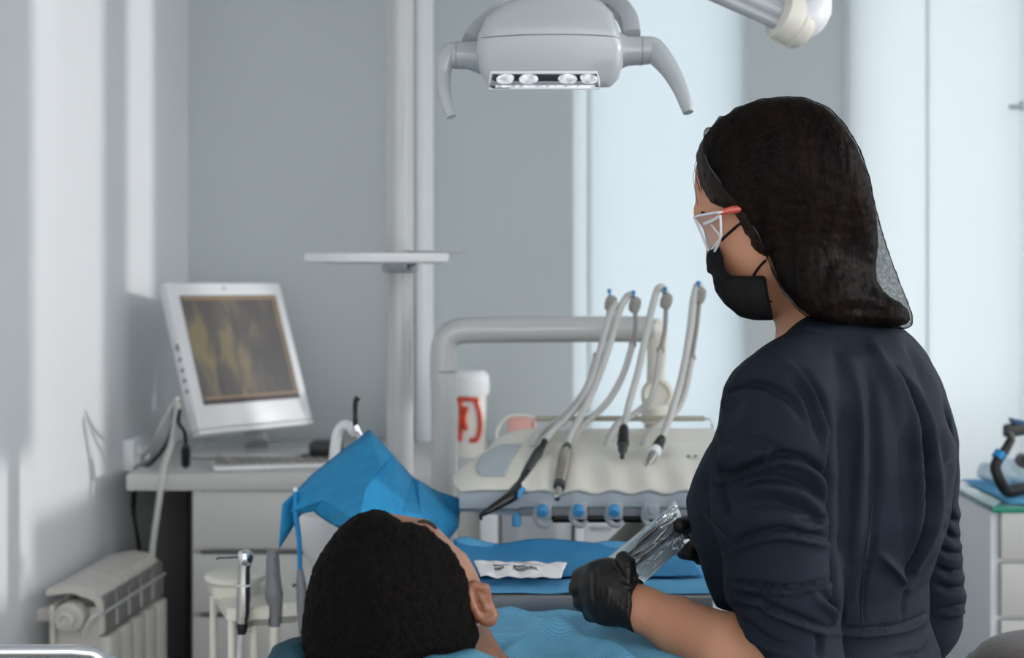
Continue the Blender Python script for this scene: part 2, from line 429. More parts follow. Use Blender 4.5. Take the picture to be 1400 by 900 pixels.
#@@MAIN
# ================================================================== the room
YB = 4.2
def wallx(Y): return -1.387+.1029*Y           # left wall runs slightly askew
XR = 2.45; ZC = 2.9
def struct(name, bm, m, parent=None, **k): return obj(name, bm, m, parent, kind='structure' if parent is None else None, **k)
b = BM(); box(b, (-2.2, -1.6, -.1), (XR+.2, YB+.35, 0)); struct('floor', b, FLOOR)
b = BM(); box(b, (-2.2, -1.6, ZC), (XR+.2, YB+.35, ZC+.1)); struct('ceiling', b, CEIL)
b = BM()
obox(b, (wallx(-1.6), -1.6, 0), (wallx(YB+.3)-wallx(-1.6), YB+1.9, 0), (-.15, 0, 0), (0, 0, ZC)); struct('wall_left', b, WALL)
def bx(px, Y=YB): return (px-700)/FPX*Y
W1 = (bx(783), bx(1021)); W2 = (bx(1155), XR)
WZ0 = .52
b = BM()
box(b, (wallx(YB), YB, 0), (W1[0], YB+.12, ZC)); box(b, (W1[1], YB, 0), (W2[0], YB+.12, ZC))
box(b, (W1[0], YB, 0), (W1[1], YB+.12, WZ0)); box(b, (W1[0], YB, 2.75), (W1[1], YB+.12, ZC))
box(b, (W2[0], YB, 0), (W2[1], YB+.12, WZ0)); box(b, (W2[0], YB, 2.75), (W2[1], YB+.12, ZC))
struct('wall_back', b, WALLG)
# unseen right wall; openings invented to throw the sun patches on the left wall
OP = [(.2, 2.3, 1.0, 2.8), (2.95, 3.15, 1.2, 1.5), (3.152, 3.552, 1.345, 2.8), (3.715, 3.905, 1.345, 2.8)]
b = BM(); ys = -.4
for y0, y1, z0, z1 in OP:
    box(b, (XR, ys, 0), (XR+.02, y0, ZC)); box(b, (XR, y0, 0), (XR+.02, y1, z0)); box(b, (XR, y0, z1), (XR+.02, y1, ZC)); ys = y1
box(b, (XR, ys, 0), (XR+.02, YB+.12, ZC)); struct('wall_right', b, WALL)
# vertical boxed-in pipe in white on the back wall, beside the pole
b = BM(); x0, x1 = bx(569, 4.1), bx(591, 4.1)
loft(b, [[(x0, YB, z), (x0, 4.105, z), (x0+.008, 4.1, z), (x0+.02, 4.1, z), (x1, 4.135, z), (x1, YB, z)] for z in (0, ZC)]); struct('trim_1', b, TRIMW)
# windows: frame, pane; the roller blinds hang in front as things of their own
def window(name, x0, x1, mull, edge_strip=None):
    root = bpy.data.objects.new(name, None); COL.objects.link(root); root.location = (x0, YB, WZ0); root['kind'] = 'structure'
    b = BM(); t = .035; z0, z1 = WZ0, 2.75
    for a, c in ((x0, x0+(.005 if edge_strip else t)), (x1-t, x1)): box(b, (a, YB+.03, z0), (c, YB+.1, z1), .006)
    for z in (z0, z1-t): box(b, (x0, YB+.03, z), (x1, YB+.1, z+t), .006)
    for m in mull: box(b, (m-t/2, YB+.03, z0), (m+t/2, YB+.1, z1), .006)
    obj('window_frame', b, TRIMW, root)
    b = BM(); box(b, (x0+(.005 if edge_strip else t), YB+.06, z0+t), (x1-t, YB+.066, z1-t)); obj('window_pane', b, CLEAR, root)
    if edge_strip:
        b = BM(); box(b, (edge_strip[0], YB+.012, z0), (edge_strip[1], YB+.016, z1)); obj('bright_edge_strip', b, BLINDB, root, 'added translucent strip that brightens the window edge')  # invented translucent strip giving the window its bright left edge
    b = BM(); box(b, (x0, YB-.03, z0-.03), (x1, YB+.1, z0), .006); obj('window_sill', b, TRIMW, root)
window('window_1', *W1, [], (bx(782.5), bx(806))); window('window_2', *W2, [bx(1402)])
def blind(x0, x1, z0, m, label, Y):
    t = thing('roller_blind', 'x', 'roller blind', (x0, Y, 2.72)); t['label'] = label
    b = BM()
    grid(b, lambda u, v: V((x0+(x1-x0)*u, Y+.0015*math.sin(u*9), z0+(2.72-z0)*v)), 24, 4); solid(obj('blind_cloth', b, m, t, smooth=0), .0008)
    b = BM(); tube(b, [(x0, Y, 2.72), (x1, Y, 2.72)], .02, smooth=False); obj('roller', b, TRIMW, t)
    b = BM(); box(b, (x0, Y-.006, z0-.02), (x1, Y+.006, z0), .004); obj('bottom_bar', b, TRIMW, t)
    return t
blind(bx(802), W1[1]-.004, WZ0+.03, BLINDA, 'pale blue backlit roller blind behind the delivery unit hoses', YB-.012)
blind(W2[0]+.004, bx(1266), WZ0+.03, BLINDB, 'bright white roller blind behind the head of the woman in the hairnet', YB-.012)
blind(bx(1263), bx(1393), WZ0+.03, BLINDB, 'white roller blind beside the window handle at the far right', YB-.022)
blind(bx(1410), XR-.02, WZ0+.03, BLINDB, 'white roller blind to the right of the window handle', YB-.016)
t = thing('window_handle', 'small grey window handle on the frame by the far right blind', 'window handle', P(1393, 146, 4.19))
b = BM(); box(b, P(1390, 152, 4.2), P(1402, 138, 4.17), .004); obj('backplate', b, GREYB, t)
b = BM(); tube(b, [P(1396, 146, 4.17), P(1396, 146, 4.14), P(1380, 146, 4.14)], .006, n=4); obj('lever', b, GREYB, t)

# ================================================================== furniture along the back
DZ, DY = .904, 3.5
# desk
dx0, dx1 = P(172, 0, DY).x, P(602, 0, DY).x
t = thing('desk', 'white laminate desk with drawers under the monitor', 'desk', (dx0+.3, 3.85, 0))
b = BM(); box(b, (dx0, DY, DZ-.042), (dx1, 4.18, DZ), .004); obj('desktop', b, LAMIN, t)
b = BM(); box(b, (P(262, 0, 3.52).x, 3.53, .06), (dx1-.01, 4.15, DZ-.044)); obj('carcass', b, LAMIN, t)
b = BM(); box(b, (dx0+.01, 4.1, .06), (P(262, 0, 3.52).x, 4.14, DZ-.044)); obj('kneehole_back', b, KNEE, t)
b = BM(); box(b, (P(262, 0, 3.52).x-.008, 3.545, .06), (P(262, 0, 3.52).x-.001, 4.09, DZ-.046)); obj('kneehole_side', b, KNEE, t)
def zat(py, Y): return CZ+(HY-py)/FPX*Y
xa, xb, xc = P(262, 0, 3.51).x, P(432, 0, 3.51).x, dx1-.012
for x0, x1 in ((xa+.003, xb-.003), (xb+.003, xc)):
    for y0, y1 in ((671, 751), (757, 838), (843, 920), (925, 1000)):
        b = BM(); box(b, (x0, 3.508, zat(y1, 3.51)), (x1, 3.528, zat(y0, 3.51)), .003); d = obj('drawer', b, LAMIN, t)
        b = BM(); box(b, (x0+.02, 3.505, zat(y0, 3.51)-.001), (x1-.02, 3.512, zat(y0, 3.51)+.006), .001); obj('drawer_gap_shade', b, GAP, d)  # dark strip paints the shade in the gap above each drawer
b = BM(); box(b, (dx0+.02, 3.55, 0), (dx0+.05, 4.1, .06)); box(b, (xa, 3.56, 0), (xc, 4.1, .06)); obj('plinth', b, KNEE, t)

# monitor: faces right, leaning back
e1 = V((.643, .766, 0)); nf = V((.766, -.643, 0)); th = math.radians(20)
e2 = V((0, 0, 1))*math.cos(th)-nf*math.sin(th); n = nf*math.cos(th)+V((0, 0, 1))*math.sin(th)
KM = 1.058; TL = V((-.838*KM, 3.45*KM, CZ+(1.378-CZ)*KM)); MW, MH = .36*KM, .372*KM
e1t = (e1+V((0, 0, -.018))).normalized()
t = thing('monitor', 'white all-in-one monitor tilted back on the desk showing a dim x-ray', 'monitor', (-.68, 3.68, DZ))
o = TL-e2*MH
b = BM(); obox(b, o-n*.04, e1t*MW, e2*MH, n*.04, .008, 3)
obox(b, o-n*.075+e1t*.03+e2*.03, e1t*(MW-.06), e2*(MH-.06), n*.04, .012); obj('housing', b, PLASW, t)
sl, sr, st, sb = .030, .030, .038, .062
b = BM(); obox(b, o+n*.0003+e1t*sl+e2*sb, e1t*(MW-sl-sr), e2*(MH-st-sb), n*.0015); sc = obj('screen', b, SCREEN, t)
b = BM()
for z0, z1 in ((sb+.014, sb+.02), (MH-st-.012, MH-st-.004)): obox(b, o+n*.0018+e1t*(sl+.004)+e2*z0, e1t*(MW-sl-sr-.008), e2*(z1-z0), n*.0006)
obox(b, o+n*.0018+e1t*(MW-sr-.014)+e2*(sb+.02), e1t*.006, e2*(MH-st-sb-.03), n*.0006); obj('screen_border', b, SCRBAR, sc)
b = BM(); obox(b, o+n*.0018+e1t*(sl+.002)+e2*(sb+.001), e1t*(MW-sl-sr-.004), e2*.011, n*.0006); obj('taskbar', b, SCRBARD, sc)
b = BM(); lathe(b, [(.007, -.001), (.007, .002), (.005, .003)], o+e1t*.025+e2*.026, n, 20); obj('power_button', b, TRIMW, t, 'bright round button')
b = BM(); lathe(b, [(.005, -.001), (.005, .0015), (.003, .002)], o+e1t*.18+e2*(MH-.018), n, 16); obj('camera_dot', b, GREYB, t)
b = BM()
for k in range(5): obox(b, o-n*(.02)-e1t*.0015+e2*(.10+.028*k), n*.012, e2*(.018 if k > 3 else .01), e1t*.003)
obj('side_ports', b, GREYP, t)
b = BM(); obox(b, o+n*.0-e2*.012-n*.035, e1t*MW, e2*.012, n*.034, .004); obj('lower_edge', b, PLASW, t)
b = BM()
tube(b, [TL+e1*.18-e2*.3-n*.07, V((-.72, 3.93, 1.0)), V((-.70, 3.90, DZ+.02))], [.03, .028, .035], 12)
box(b, (-.86, 3.76, DZ), (-.54, 4.04, DZ+.014), .006); obj('stand', b, PIPEW, t)
# cables
def cable(pts, r, m, label):
    b = BM(); tube(b, pts, r, 8, 8); return props(obj('cable', b, m), label, 'cable')
cable([P(243, 545, 3.44), P(225, 575, 3.5), P(212, 600, 3.6), P(196, 625, 3.72), P(186, 640, 3.74)], .006, HOSE, 'pale cable running from the monitor side down to the wall socket')
cable([P(243, 553, 3.43), P(236, 600, 3.46), P(224, 640, 3.475), P(217, 690, 3.475), P(208, 760, 3.49), P(206, 850, 3.5), P(205, 1000, 3.55)], .0075, HOSE, 'thick white cable hanging in front of the desk edge')
cable([P(240, 552, 3.45), P(235, 585, 3.5), P(226, 610, 3.55), P(206, 634, 3.6), P(188, 645, 3.68), P(182, 700, 3.75), P(190, 760, 3.8), P(190, 880, 3.85)], .0055, BLACKP, 'black cable looping over the back of the desk into the kneehole')
t = thing('adapter_cable', 'black adapter plug hanging from the monitor over the desktop', 'adapter cable', P(253, 642, 3.5))
b = BM(); tube(b, [P(246, 560, 3.43), P(244, 577, 3.44), P(252, 590, 3.45), P(254, 606, 3.47)], .005, 8); obj('lead', b, BLACKP, t)
b = BM(); lathe(b, [(.004, 0), (.011, .008), (.012, .05), (.008, .062)], P(254, 640, 3.5), P(254, 600, 3.47)-P(254, 640, 3.5), 16); obj('plug_body', b, BLACKP, t)
cable([P(296, 622, 3.58), P(320, 632, 3.6), P(345, 640, 3.6), P(385, 632, 3.66), P(420, 622, 3.75)], .005, HOSED, 'grey cable lying along the desktop below the monitor')
t = thing('keyboard', 'pale keyboard lying askew on the desk below the monitor', 'keyboard', (-.55, 3.62, DZ))
ko = V((-.74, 3.53, DZ+.001)); ka, kb = V((.34, .07, 0)), V((-.03, .1, 0))
b = BM(); obox(b, ko, ka, kb, (0, 0, .012), .004); obj('keyboard_body', b, PLASW, t)
b = BM()
for r in range(4):
    for c in range(13): obox(b, ko+ka*(.03+.073*c)+kb*(.08+.22*r)+V((0, 0, .011)), ka*.058, kb*.17, (0, 0, .005))
obj('keys', b, HOSED, t)
t = thing('power_strip_box', 'small dark box at the back of the desk beside the blue paper sheet', 'box', P(440, 628, 3.7))
b = BM(); box(b, (P(422, 0, 3.7).x, 3.7, DZ), (P(465, 0, 3.7).x, 3.78, DZ+.05), .006); obj('case', b, BLACKP, t)
b = BM(); box(b, (P(424, 0, 3.7).x, 3.697, DZ+.03), (P(463, 0, 3.7).x, 3.703, DZ+.046), .002); obj('grey_band', b, DKGREY, t)
# wall socket on left wall
yw = 3.74; c = V((wallx(yw), yw, zat(619, yw))); d = V((.1029, 1, 0)).normalized(); pr = V((1, -.1029, 0)).normalized()
t = thing('wall_socket', 'white socket box on the left wall behind the desk end', 'socket', c)
b = BM(); obox(b, c-d*.06-V((0, 0, .042)), d*.12, (0, 0, .084), pr*.03, .006); obj('socket_case', b, TRIMW, t)
b = BM(); lathe(b, [(.022, 0), (.022, .003), (.018, .003), (.016, -.002)], c+pr*.03, pr, 20); obj('socket_face', b, PLASW, t)

# radiator on the left wall
t = thing('radiator', 'cream sectional radiator with a round end plug on the left wall', 'radiator', (-.95, 3.3, 0))
y0, y1, NS = 3.115, 3.49, 5; L = (y1-y0)/NS; zt = .715; zb = .12
def rp(Y, off, z): return V((wallx(Y)+off, Y, z))
for k in range(NS):
    a = y0+L*k; m = a+L/2
    b = BM()
    # cap, front plate and rear fin of one section
    pr_ = [(.045, zt-.005), (.10, zt+.004), (.145, zt-.004), (.168, zt-.03), (.172, zt-.075), (.172, zt-.1)]
    sec = pr_+[(.162, zt-.1), (.160, zt-.06), (.15, zt-.03), (.10, zt-.012), (.045, zt-.018)]
    loft(b, [[rp(y, o, z) for o, z in sec] for y in (a+.002, a+L-.002)])
    obox(b, rp(a+.007, .155, zb), rp(a+L-.007, .155, zb)-rp(a+.007, .155, zb), (.030, 0, 0), (0, 0, zt-.11-zb), .005)
    obox(b, rp(m-.012, .05, zb), rp(m+.012, .05, zb)-rp(m-.012, .05, zb), (.11, 0, 0), (0, 0, zt-.05-zb), .004)
    obox(b, rp(a+.006, .05, zb), rp(a+L-.006, .05, zb)-rp(a+.006, .05, zb), (.012, 0, 0), (0, 0, zt-.04-zb), .003)
    s_ = obj('section', b, RADI, t)
    b = BM()
    for z0_, z1_ in ((zt-.106, zt-.058), (zt-.05, zt-.020)): obox(b, rp(a+.009, .166, z0_), rp(a+L-.009, .166, z0_)-rp(a+.009, .166, z0_), (.0075, 0, 0), (0, 0, z1_-z0_), .001)
    obj('slot_shade', b, SLOTG, s_)  # solid dark blocks painting the shade of the radiator's front openings
b = BM(); ax = -V((.1029, 1, 0)).normalized(); c = rp(y0, .1, zt-.065)
lathe(b, [(.034, -.02), (.034, .012), (.028, .018), (.02, .018), (.02, .034), (.012, .036), (.008, .03)], c, ax, 24); obj('end_plug', b, RADI, t)
b = BM(); lathe(b, [(.03, -.02), (.03, 0)], rp(y0, .1, zb+.08), ax, 20); obj('lower_plug', b, RADI, t)
b = BM(); tube(b, [rp(y0-.006, .172, zt-.054), rp(y0-.018, .155, zt-.06), rp(y0-.022, .14, zt-.085), rp(y0-.022, .135, zt-.11)], .004, 8); obj('towel_wire', b, PIPEW, t)
b = BM(); tube(b, [rp(y0, .176, zt-.054), rp(y1, .176, zt-.054)], .0035, 8); obj('front_wire', b, PIPEW, t)
b = BM(); tube(b, [rp(y0-.02, .1, zb+.08), rp(y0-.06, .1, zb+.08), rp(y0-.06, .1, 0)], .012, 10, smooth=False); obj('feed_pipe', b, RADI, t)
for y in (y0+.08, y1-.08):
    b = BM(); obox(b, rp(y-.02, 0, zt-.09), rp(y+.02, 0, zt-.09)-rp(y-.02, 0, zt-.09), (.06, 0, 0), (0, 0, .03), .003); obj('wall_bracket', b, RADI, t)

# white low cabinets at the back, behind the delivery unit
t = thing('low_cabinet', 'pale grey cupboard by the back wall behind the delivery unit', 'cabinet', (.0, 3.95, 0))
cx0, cx1 = P(612, 0, 3.7).x, P(783, 0, 3.7).x
b = BM(); box(b, (cx0, 3.72, .08), (cx1, 4.18, .86), .003); obj('carcass', b, LAMIN, t)
b = BM(); box(b, (cx0-.005, 3.69, .86), (cx1+.005, 4.19, .89), .004); obj('worktop', b, LAMIN, t)
b = BM(); box(b, (P(686, 0, 3.7).x, 3.7, .1), (cx1-.003, 3.719, .85), .003); obj('door', b, PLASL, t)
b = BM(); box(b, (P(656, 0, 3.7).x, 3.69, .08), (P(681, 0, 3.7).x, 3.72, .858), .006); obj('end_stile', b, TRIMW, t)
b = BM(); box(b, (cx0+.01, 3.74, 0), (cx1-.01, 4.1, .08)); obj('plinth', b, KNEE, t)
t = thing('drawer_cabinet', 'white drawer unit with a long slot grip under the blind', 'cabinet', (.5, 3.95, 0))
cx2, cx3 = P(800, 0, 3.7).x, P(1010, 0, 3.7).x
b = BM(); box(b, (cx2-.026, 3.72, .08), (cx3, 4.1, .89), .003); obj('carcass', b, TRIMW, t)
b = BM(); box(b, (cx2-.026, 3.698, .08), (cx2-.001, 3.722, .889), .003); obj('end_stile', b, TRIMW, t)
for y0_, y1_ in ((700, 770), (774, 860), (864, 950)):
    b = BM(); box(b, (cx2, 3.7, zat(y1_, 3.7)), (cx3-.004, 3.719, zat(y0_, 3.7)), .003); d = obj('drawer', b, TRIMW, t)
    b = BM(); box(b, (P(806, 0, 3.7).x, 3.694, zat(y0_+25, 3.7)), (P(836, 0, 3.7).x, 3.702, zat(y0_+19, 3.7)), .002); obj('handle', b, GREYB, d)
b = BM(); box(b, (cx2-.01, 3.74, 0), (cx3-.01, 4.08, .08)); obj('plinth', b, KNEE, t)
# canister with orange print
cc = P(637, 0, 3.85); cr = .062; cb = .89
t = thing('canister', 'white lidded canister with orange print behind the pipe arm', 'canister', (cc.x, 3.9, cb))
zl0, zl1 = zat(541, 3.85), zat(509, 3.85)
b = BM(); lathe(b, [(.05, 0), (.052, .004), (.054, zl0-cb)], (cc.x, 3.9, cb), seg=36); obj('jar', b, CANW, t)
b = BM(); lathe(b, [(cr, 0), (cr+.002, .02), (cr, zl1-zl0-.012), (cr-.012, zl1-zl0), (.001, zl1-zl0)], (cc.x, 3.9, zl0), seg=36); obj('lid', b, PLASW, t)
b = BM()
def can(th_, z): return V((cc.x+.0555*math.sin(th_), 3.9-.0555*math.cos(th_), z))
zA = lambda y: zat(y, 3.85)
for pts in ([(-.42, 546), (.1, 546), (.62, 547)], [(-.30, 546), (-.24, 562), (-.27, 584), (-.30, 603)], [(.5, 549), (.72, 566), (.76, 585), (.58, 601), (.22, 602)], [(.05, 556), (-.1, 572), (.02, 588)]):
    tube(b, catmull([can(a_, zA(y_)) for a_, y_ in pts], 5), .0098, 8, smooth=False, flat=.6)
obj('orange_print', b, ORANGE, t, 'orange looping print')
# small pink packet on cupboard
t = thing('pink_packet', 'small pink packet on the cupboard behind the delivery unit', 'packet', P(715, 590, 3.9))
b = BM(); box(b, (P(695, 0, 3.9).x, 3.87, .89), (P(733, 0, 3.9).x, 3.93, zat(570, 3.9)), .006); obj('packet_body', b, PINK, t)
b = BM(); box(b, (P(697, 0, 3.9).x, 3.867, .93), (P(731, 0, 3.9).x, 3.872, .96), .001); obj('pale_stripe', b, POUCHW, t)

# right-hand cabinet with glass top
t = thing('glass_topped_cabinet', 'white drawer cabinet with a green-edged glass top at the right', 'cabinet', (1.35, 3.15, 0))
gx, gy0, gy1 = 1.011, 2.986, 3.34
b = BM(); box(b, (gx, gy0+.02, .06), (1.95, gy1, .902), .003); obj('carcass', b, TRIMW, t)
b = BM(); box(b, (gx-.003, gy0-.004, .904), (1.955, gy1+.005, .916), .003); g_ = obj('glass_top', b, GLASST, t); b = BM(); box(b, (gx-.004, gy0-.0055, .9035), (1.956, gy0-.0035, .9165), .001); obj('front_edge', b, GLASSG, g_, 'bright green glass edge')
for a_, c_ in ((697, 766), (771, 844), (849, 930), (935, 1020)):
    b = BM(); box(b, (gx+.016, gy0, zat(c_, gy0)), (1.45, gy0+.02, zat(a_, gy0)), .004); obj('drawer', b, LAMIN, t)
b = BM(); box(b, (gx+.02, gy0+.03, 0), (1.93, gy1-.02, .06)); obj('plinth', b, KNEE, t)
t = thing('blue_paper_mat', 'flat blue paper mat on the glass-topped cabinet', 'paper mat', (1.3, 3.15, .916))
b = BM(); grid(b, lambda u, v: V((1.05+.6*u, 3.0+.32*v, .9185+.001*math.sin(u*20+v*7))), 20, 10); solid(obj('mat_sheet', b, BLUEPK, t), .001, 1)
t = thing('plastic_bag', 'crumpled pale blue clear bag at the back of the glass-topped cabinet', 'bag', (1.28, 3.25, .92))
F = Field((1.02, 3.14, .915), (1.7, 3.34, 1.02), .006)
d = smin(F.ell((1.16, 3.25, .945), (.09, .05, .026)), F.ell((1.34, 3.26, .945), (.14, .05, .034)), .03); d = smin(d, F.ell((1.52, 3.25, .945), (.12, .05, .03)), .03)
v, q = F.mesh(smax(d, F.plane((0, 0, .921), (0, 0, -1)), .005)); v = fuzz(v, q, .012, 28); v[:, 2] = np.maximum(v[:, 2], .9205)
obj('bag_film', to_mesh(v, q, 'bag'), BAG, t)
t = thing('headset_frame', 'black curved headset frame with blue clips standing on the glass-topped cabinet', 'headset', P(1385, 672, 3.1))
Yh = 3.08
b = BM(); tube(b, [P(1383, 600, Yh), P(1374, 616, Yh-.01), P(1361, 636, Yh-.02), P(1366, 655, Yh-.02), P(1376, 671, Yh-.01), P(1392, 670, Yh), P(1420, 662, Yh+.03), P(1440, 640, Yh+.05), P(1442, 610, Yh+.05), P(1425, 596, Yh+.03)], [.009, .010, .0115, .012, .0125, .0125, .012, .011, .01, .01], 14)
obj('band', b, BLACKR, t)
b = BM(); obox(b, P(1376, 600, Yh), P(1412, 594, Yh)-P(1376, 600, Yh), (0, .03, 0), (0, 0, .028), .006); obj('front_block', b, DKGREY, t)
b = BM(); tube(b, [P(1372, 591, Yh), P(1379, 592, Yh), P(1383, 600, Yh)], [.004, .008, .01], 10); obj('hook', b, DKGREY, t)
b = BM(); obox(b, P(1386, 580, Yh), P(1420, 586, Yh)-P(1386, 580, Yh), (0, .03, 0), (-.004, 0, .012), .004); obj('blue_visor', b, mat('visor_blue', (40, 86, 130), .3), t)
b = BM(); lathe(b, [(.0135, -.008), (.0135, .008)], P(1366, 623, Yh-.013), P(1361, 636, Yh-.02)-P(1374, 616, Yh-.01), 16); obj('blue_clip', b, BLUET, t)
b = BM(); lathe(b, [(.016, 0), (.016, .03)], P(1404, 632, Yh), (0, 1, 0), 16); obj('round_knob', b, BLACKP, t)

# stool at bottom right, close to the camera
t = thing('stool', 'dark grey upholstered stool back showing at the bottom right corner', 'stool', P(1420, 900, 2.1)-V((0, 0, P(1420, 900, 2.1).z)))
cx = P(1430, 0, 2.1).x; zt_ = zat(868, 2.1)
F = Field((cx-.16, 1.95, zt_-.16), (cx+.22, 2.3, zt_+.03), .006)
d = F.ell((cx+.03, 2.12, zt_-.06), (.13, .12, .062)); v, q = F.mesh(smax(d, F.plane((0, 0, zt_-.005), (0, 0, 1)), .03))
obj('cushion', to_mesh(v, q, 'cushion'), LEATH, t)
b = BM(); tube(b, [(cx-.092+.12+.125*math.cos(a_*.2618), 2.12+.115*math.sin(a_*.2618), zt_-.062) for a_ in range(25)], .014, 10, n=2); obj('edge_band', b, LEATHD, t)
b = BM(); tube(b, [(cx+.03, 2.12, .08), (cx+.03, 2.12, zt_-.1)], .025, 16, smooth=False); obj('post', b, CHROME, t)
for k in range(5):
    a_ = k*2*PI/5; b = BM(); tube(b, [(cx+.03, 2.12, .09), (cx+.03+.24*math.cos(a_), 2.12+.24*math.sin(a_), .05)], [.02, .014], 10, smooth=False); lg = obj('leg', b, DKGREY, t)
    b = BM(); lathe(b, [(.024, -.01), (.024, .01)], (cx+.03+.24*math.cos(a_), 2.12+.24*math.sin(a_), .025), (-math.sin(a_), math.cos(a_), 0), 16); obj('caster', b, BLACKR, lg)

# chrome rail of a trolley at the bottom left, close to the camera
Yc = 1.42
t = thing('instrument_trolley', 'chrome tube rail of a trolley at the bottom left corner', 'trolley', (-.62, Yc+.2, 0))
p0, p1, p2, p3, p4 = P(-60, 891, Yc), P(60, 891, Yc), P(112, 892, Yc), P(138, 902, Yc), P(160, 960, Yc)
b = BM(); tube(b, [p0, p1, p2, p3, p4, p4-V((0, 0, .3)), V((p4.x, Yc, .06))], .0068, 14, 8); tube(b, [V((p0.x-.25, Yc, p0.z)), p0], .0068, 14, smooth=False)
obj('front_rail', b, CHROME, t)
b = BM(); tube(b, [V((p0.x-.25, Yc, p0.z)), V((p0.x-.25, Yc, .06))], .0068, 12, smooth=False); obj('leg', b, CHROME, t)
for x in (p0.x-.25, p4.x):
    b = BM(); tube(b, [V((x, Yc+.35, p4.z-.2)), V((x, Yc+.35, .06))], .0068, 12, smooth=False); obj('leg', b, CHROME, t)
b = BM(); box(b, (p0.x-.25, Yc, p4.z-.26), (p4.x, Yc+.35, p4.z-.245), .004); obj('shelf', b, STEEL, t)
for x in (p0.x-.25, p4.x):
    for y in (Yc, Yc+.35):
        b = BM(); lathe(b, [(.03, -.01), (.03, .01)], (x, y, .03), (0, 1, 0), 18); obj('caster', b, BLACKR, t)
# ================================================================== the dental unit and what belongs to it
# upright mast with the round tray disc
Yp = 3.06
pc = P(547, 345, Yp)
t = thing('unit_mast', 'white floor-to-ceiling mast carrying a round white tray disc', 'mast', (pc.x, Yp, 0))
b = BM(); lathe(b, [(0.0302, zat(352, Yp)), (.0302, ZC)], (pc.x, Yp, 0), seg=40); obj('upper_pole', b, PIPEW, t)
b = BM(); lathe(b, [(.0288, .05), (.0288, zat(362, Yp))], (pc.x, Yp, 0), seg=40); obj('lower_pole', b, PIPEW, t)
b = BM(); lathe(b, [(.16, 0), (.16, .03), (.15, .05), (.05, .06), (.036, .09)], (pc.x, Yp, 0), seg=40); obj('floor_base', b, PIPEW, t)
b = BM(); lathe(b, [(.035, 0), (.039, .004), (.039, .016), (.033, .02)], (pc.x, Yp, zat(373, Yp)), seg=32)
for k in range(3): obox(b, P(533+k*13, 370, Yp-.05), (.014, 0, 0), (0, .03, 0), (0, 0, .012), .002)
obj('clamp_collar', b, PLASL, t)
dc = P(515, 0, Yp-.12)
b = BM(); zt1, zb1 = zat(345.6, Yp-.12), zat(360, Yp-.12)
lathe(b, [(.14, zb1), (.148, zb1+.004), (.15, zb1+.012), (.15, zt1-.002), (.147, zt1), (.142, zt1), (.14, zt1-.004), (.001, zt1-.004)], (dc.x, Yp-.12, 0), seg=64); obj('tray_disc', b, PLASW, t)
b = BM(); box(b, (pc.x-.02, Yp-.12, zb1-.012), (pc.x+.02, Yp, zb1), .003); obj('disc_bracket', b, PLASL, t)
t2 = thing('dish', 'thin clear glass dish at the far side of the round tray disc', 'dish', (P(600, 0, Yp).x, Yp-.02, zt1))
b = BM(); lathe(b, [(.001, 0), (.05, 0), (.062, .006), (.064, .007), (.062, .008), (.05, .002), (.001, .002)], (P(597, 0, Yp).x, Yp-.02, zt1-.003), seg=36); obj('dish_body', b, CLEARR, t2)

# ---------- delivery unit with its pipe arm
UX, U0 = (-.106, .37), 2.42
t = UNIT = thing('delivery_unit', 'cream delivery unit with wavy front edge on a white pipe arm', 'dental unit', P(607, 900, 2.95)-V((0, 0, P(607, 900, 2.95).z)))
ZL = zat(672, U0)                        # lip bottom
WX0, WL = P(740, 0, U0).x, .061
def wave(x): 
    m = min(1, max(0, (x-.015)/.03)); return m*.5*(1-math.cos(2*PI*(x-WX0)/WL))
PROF = [(.012, -.002), (.002, 0), (0, .003), (.001, .008), (.008, .013), (.03, .020), (.06, .028), (.10, .038), (.15, .046), (.20, .053), (.225, .057), (.24, .064), (.26, .068), (.30, .070), (.325, .066), (.335, .05), (.335, .0)]
def xl(o):
    c = max(0, .06-o)/.06; return UX[0]+.105*max(0, o-.05)/.28+.022*c*c
def utop(x, o):
    """height of the panel at x, o metres behind its front edge"""
    for (a, za), (c, zc) in zip(PROF[2:], PROF[3:]):
        if a <= o <= c: z = za+(zc-za)*(o-a)/max(c-a, 1e-6); break
    else: z = PROF[-1][1]
    e = min(1, max(0, (x-xl(o))/.05)); z -= .012*(1-e)**2
    return ZL+z-.007*wave(x)*max(0, 1-o/.2)
b = BM(); NU = 120; rows = []
for i in range(NU+1):
    u = i/NU; row = []
    for o, z in PROF:
        x = xl(o)+(UX[1]+.05*o-xl(o))*u
        e = min(1, max(0, (x-xl(o))/.05)); zz = z-.012*(1-e)**2*(1 if z > .004 else .2)
        row.append(b.verts.new((x, U0+o+.004*wave(x)*max(0, 1-o/.06), ZL+zz-.007*wave(x)*max(0, 1-o/.2))))
    rows.append(row)
for a, c in zip(rows, rows[1:]):
    for j in range(len(PROF)-1): b.faces.new((a[j], c[j], c[j+1], a[j+1]))
b.faces.new(rows[0]); b.faces.new(rows[-1][::-1])
obj('top_panel', b, CREAM, t)
# grey inset plate on the left end
b = BM()
def inset(u, v):
    o = .03+.165*v; c = abs(2*v-1)**3
    x0 = P(641, 0, U0).x+.02*c+.03*v; x1 = P(690, 0, U0).x+.03*v
    x = x0+(x1-x0)*u; return V((x, U0+o, utop(x, o)+.0015))
grid(b, inset, 14, 20); solid(obj('inset_plate', b, GREYB, t, 'smooth pale grey plate'), .0015)
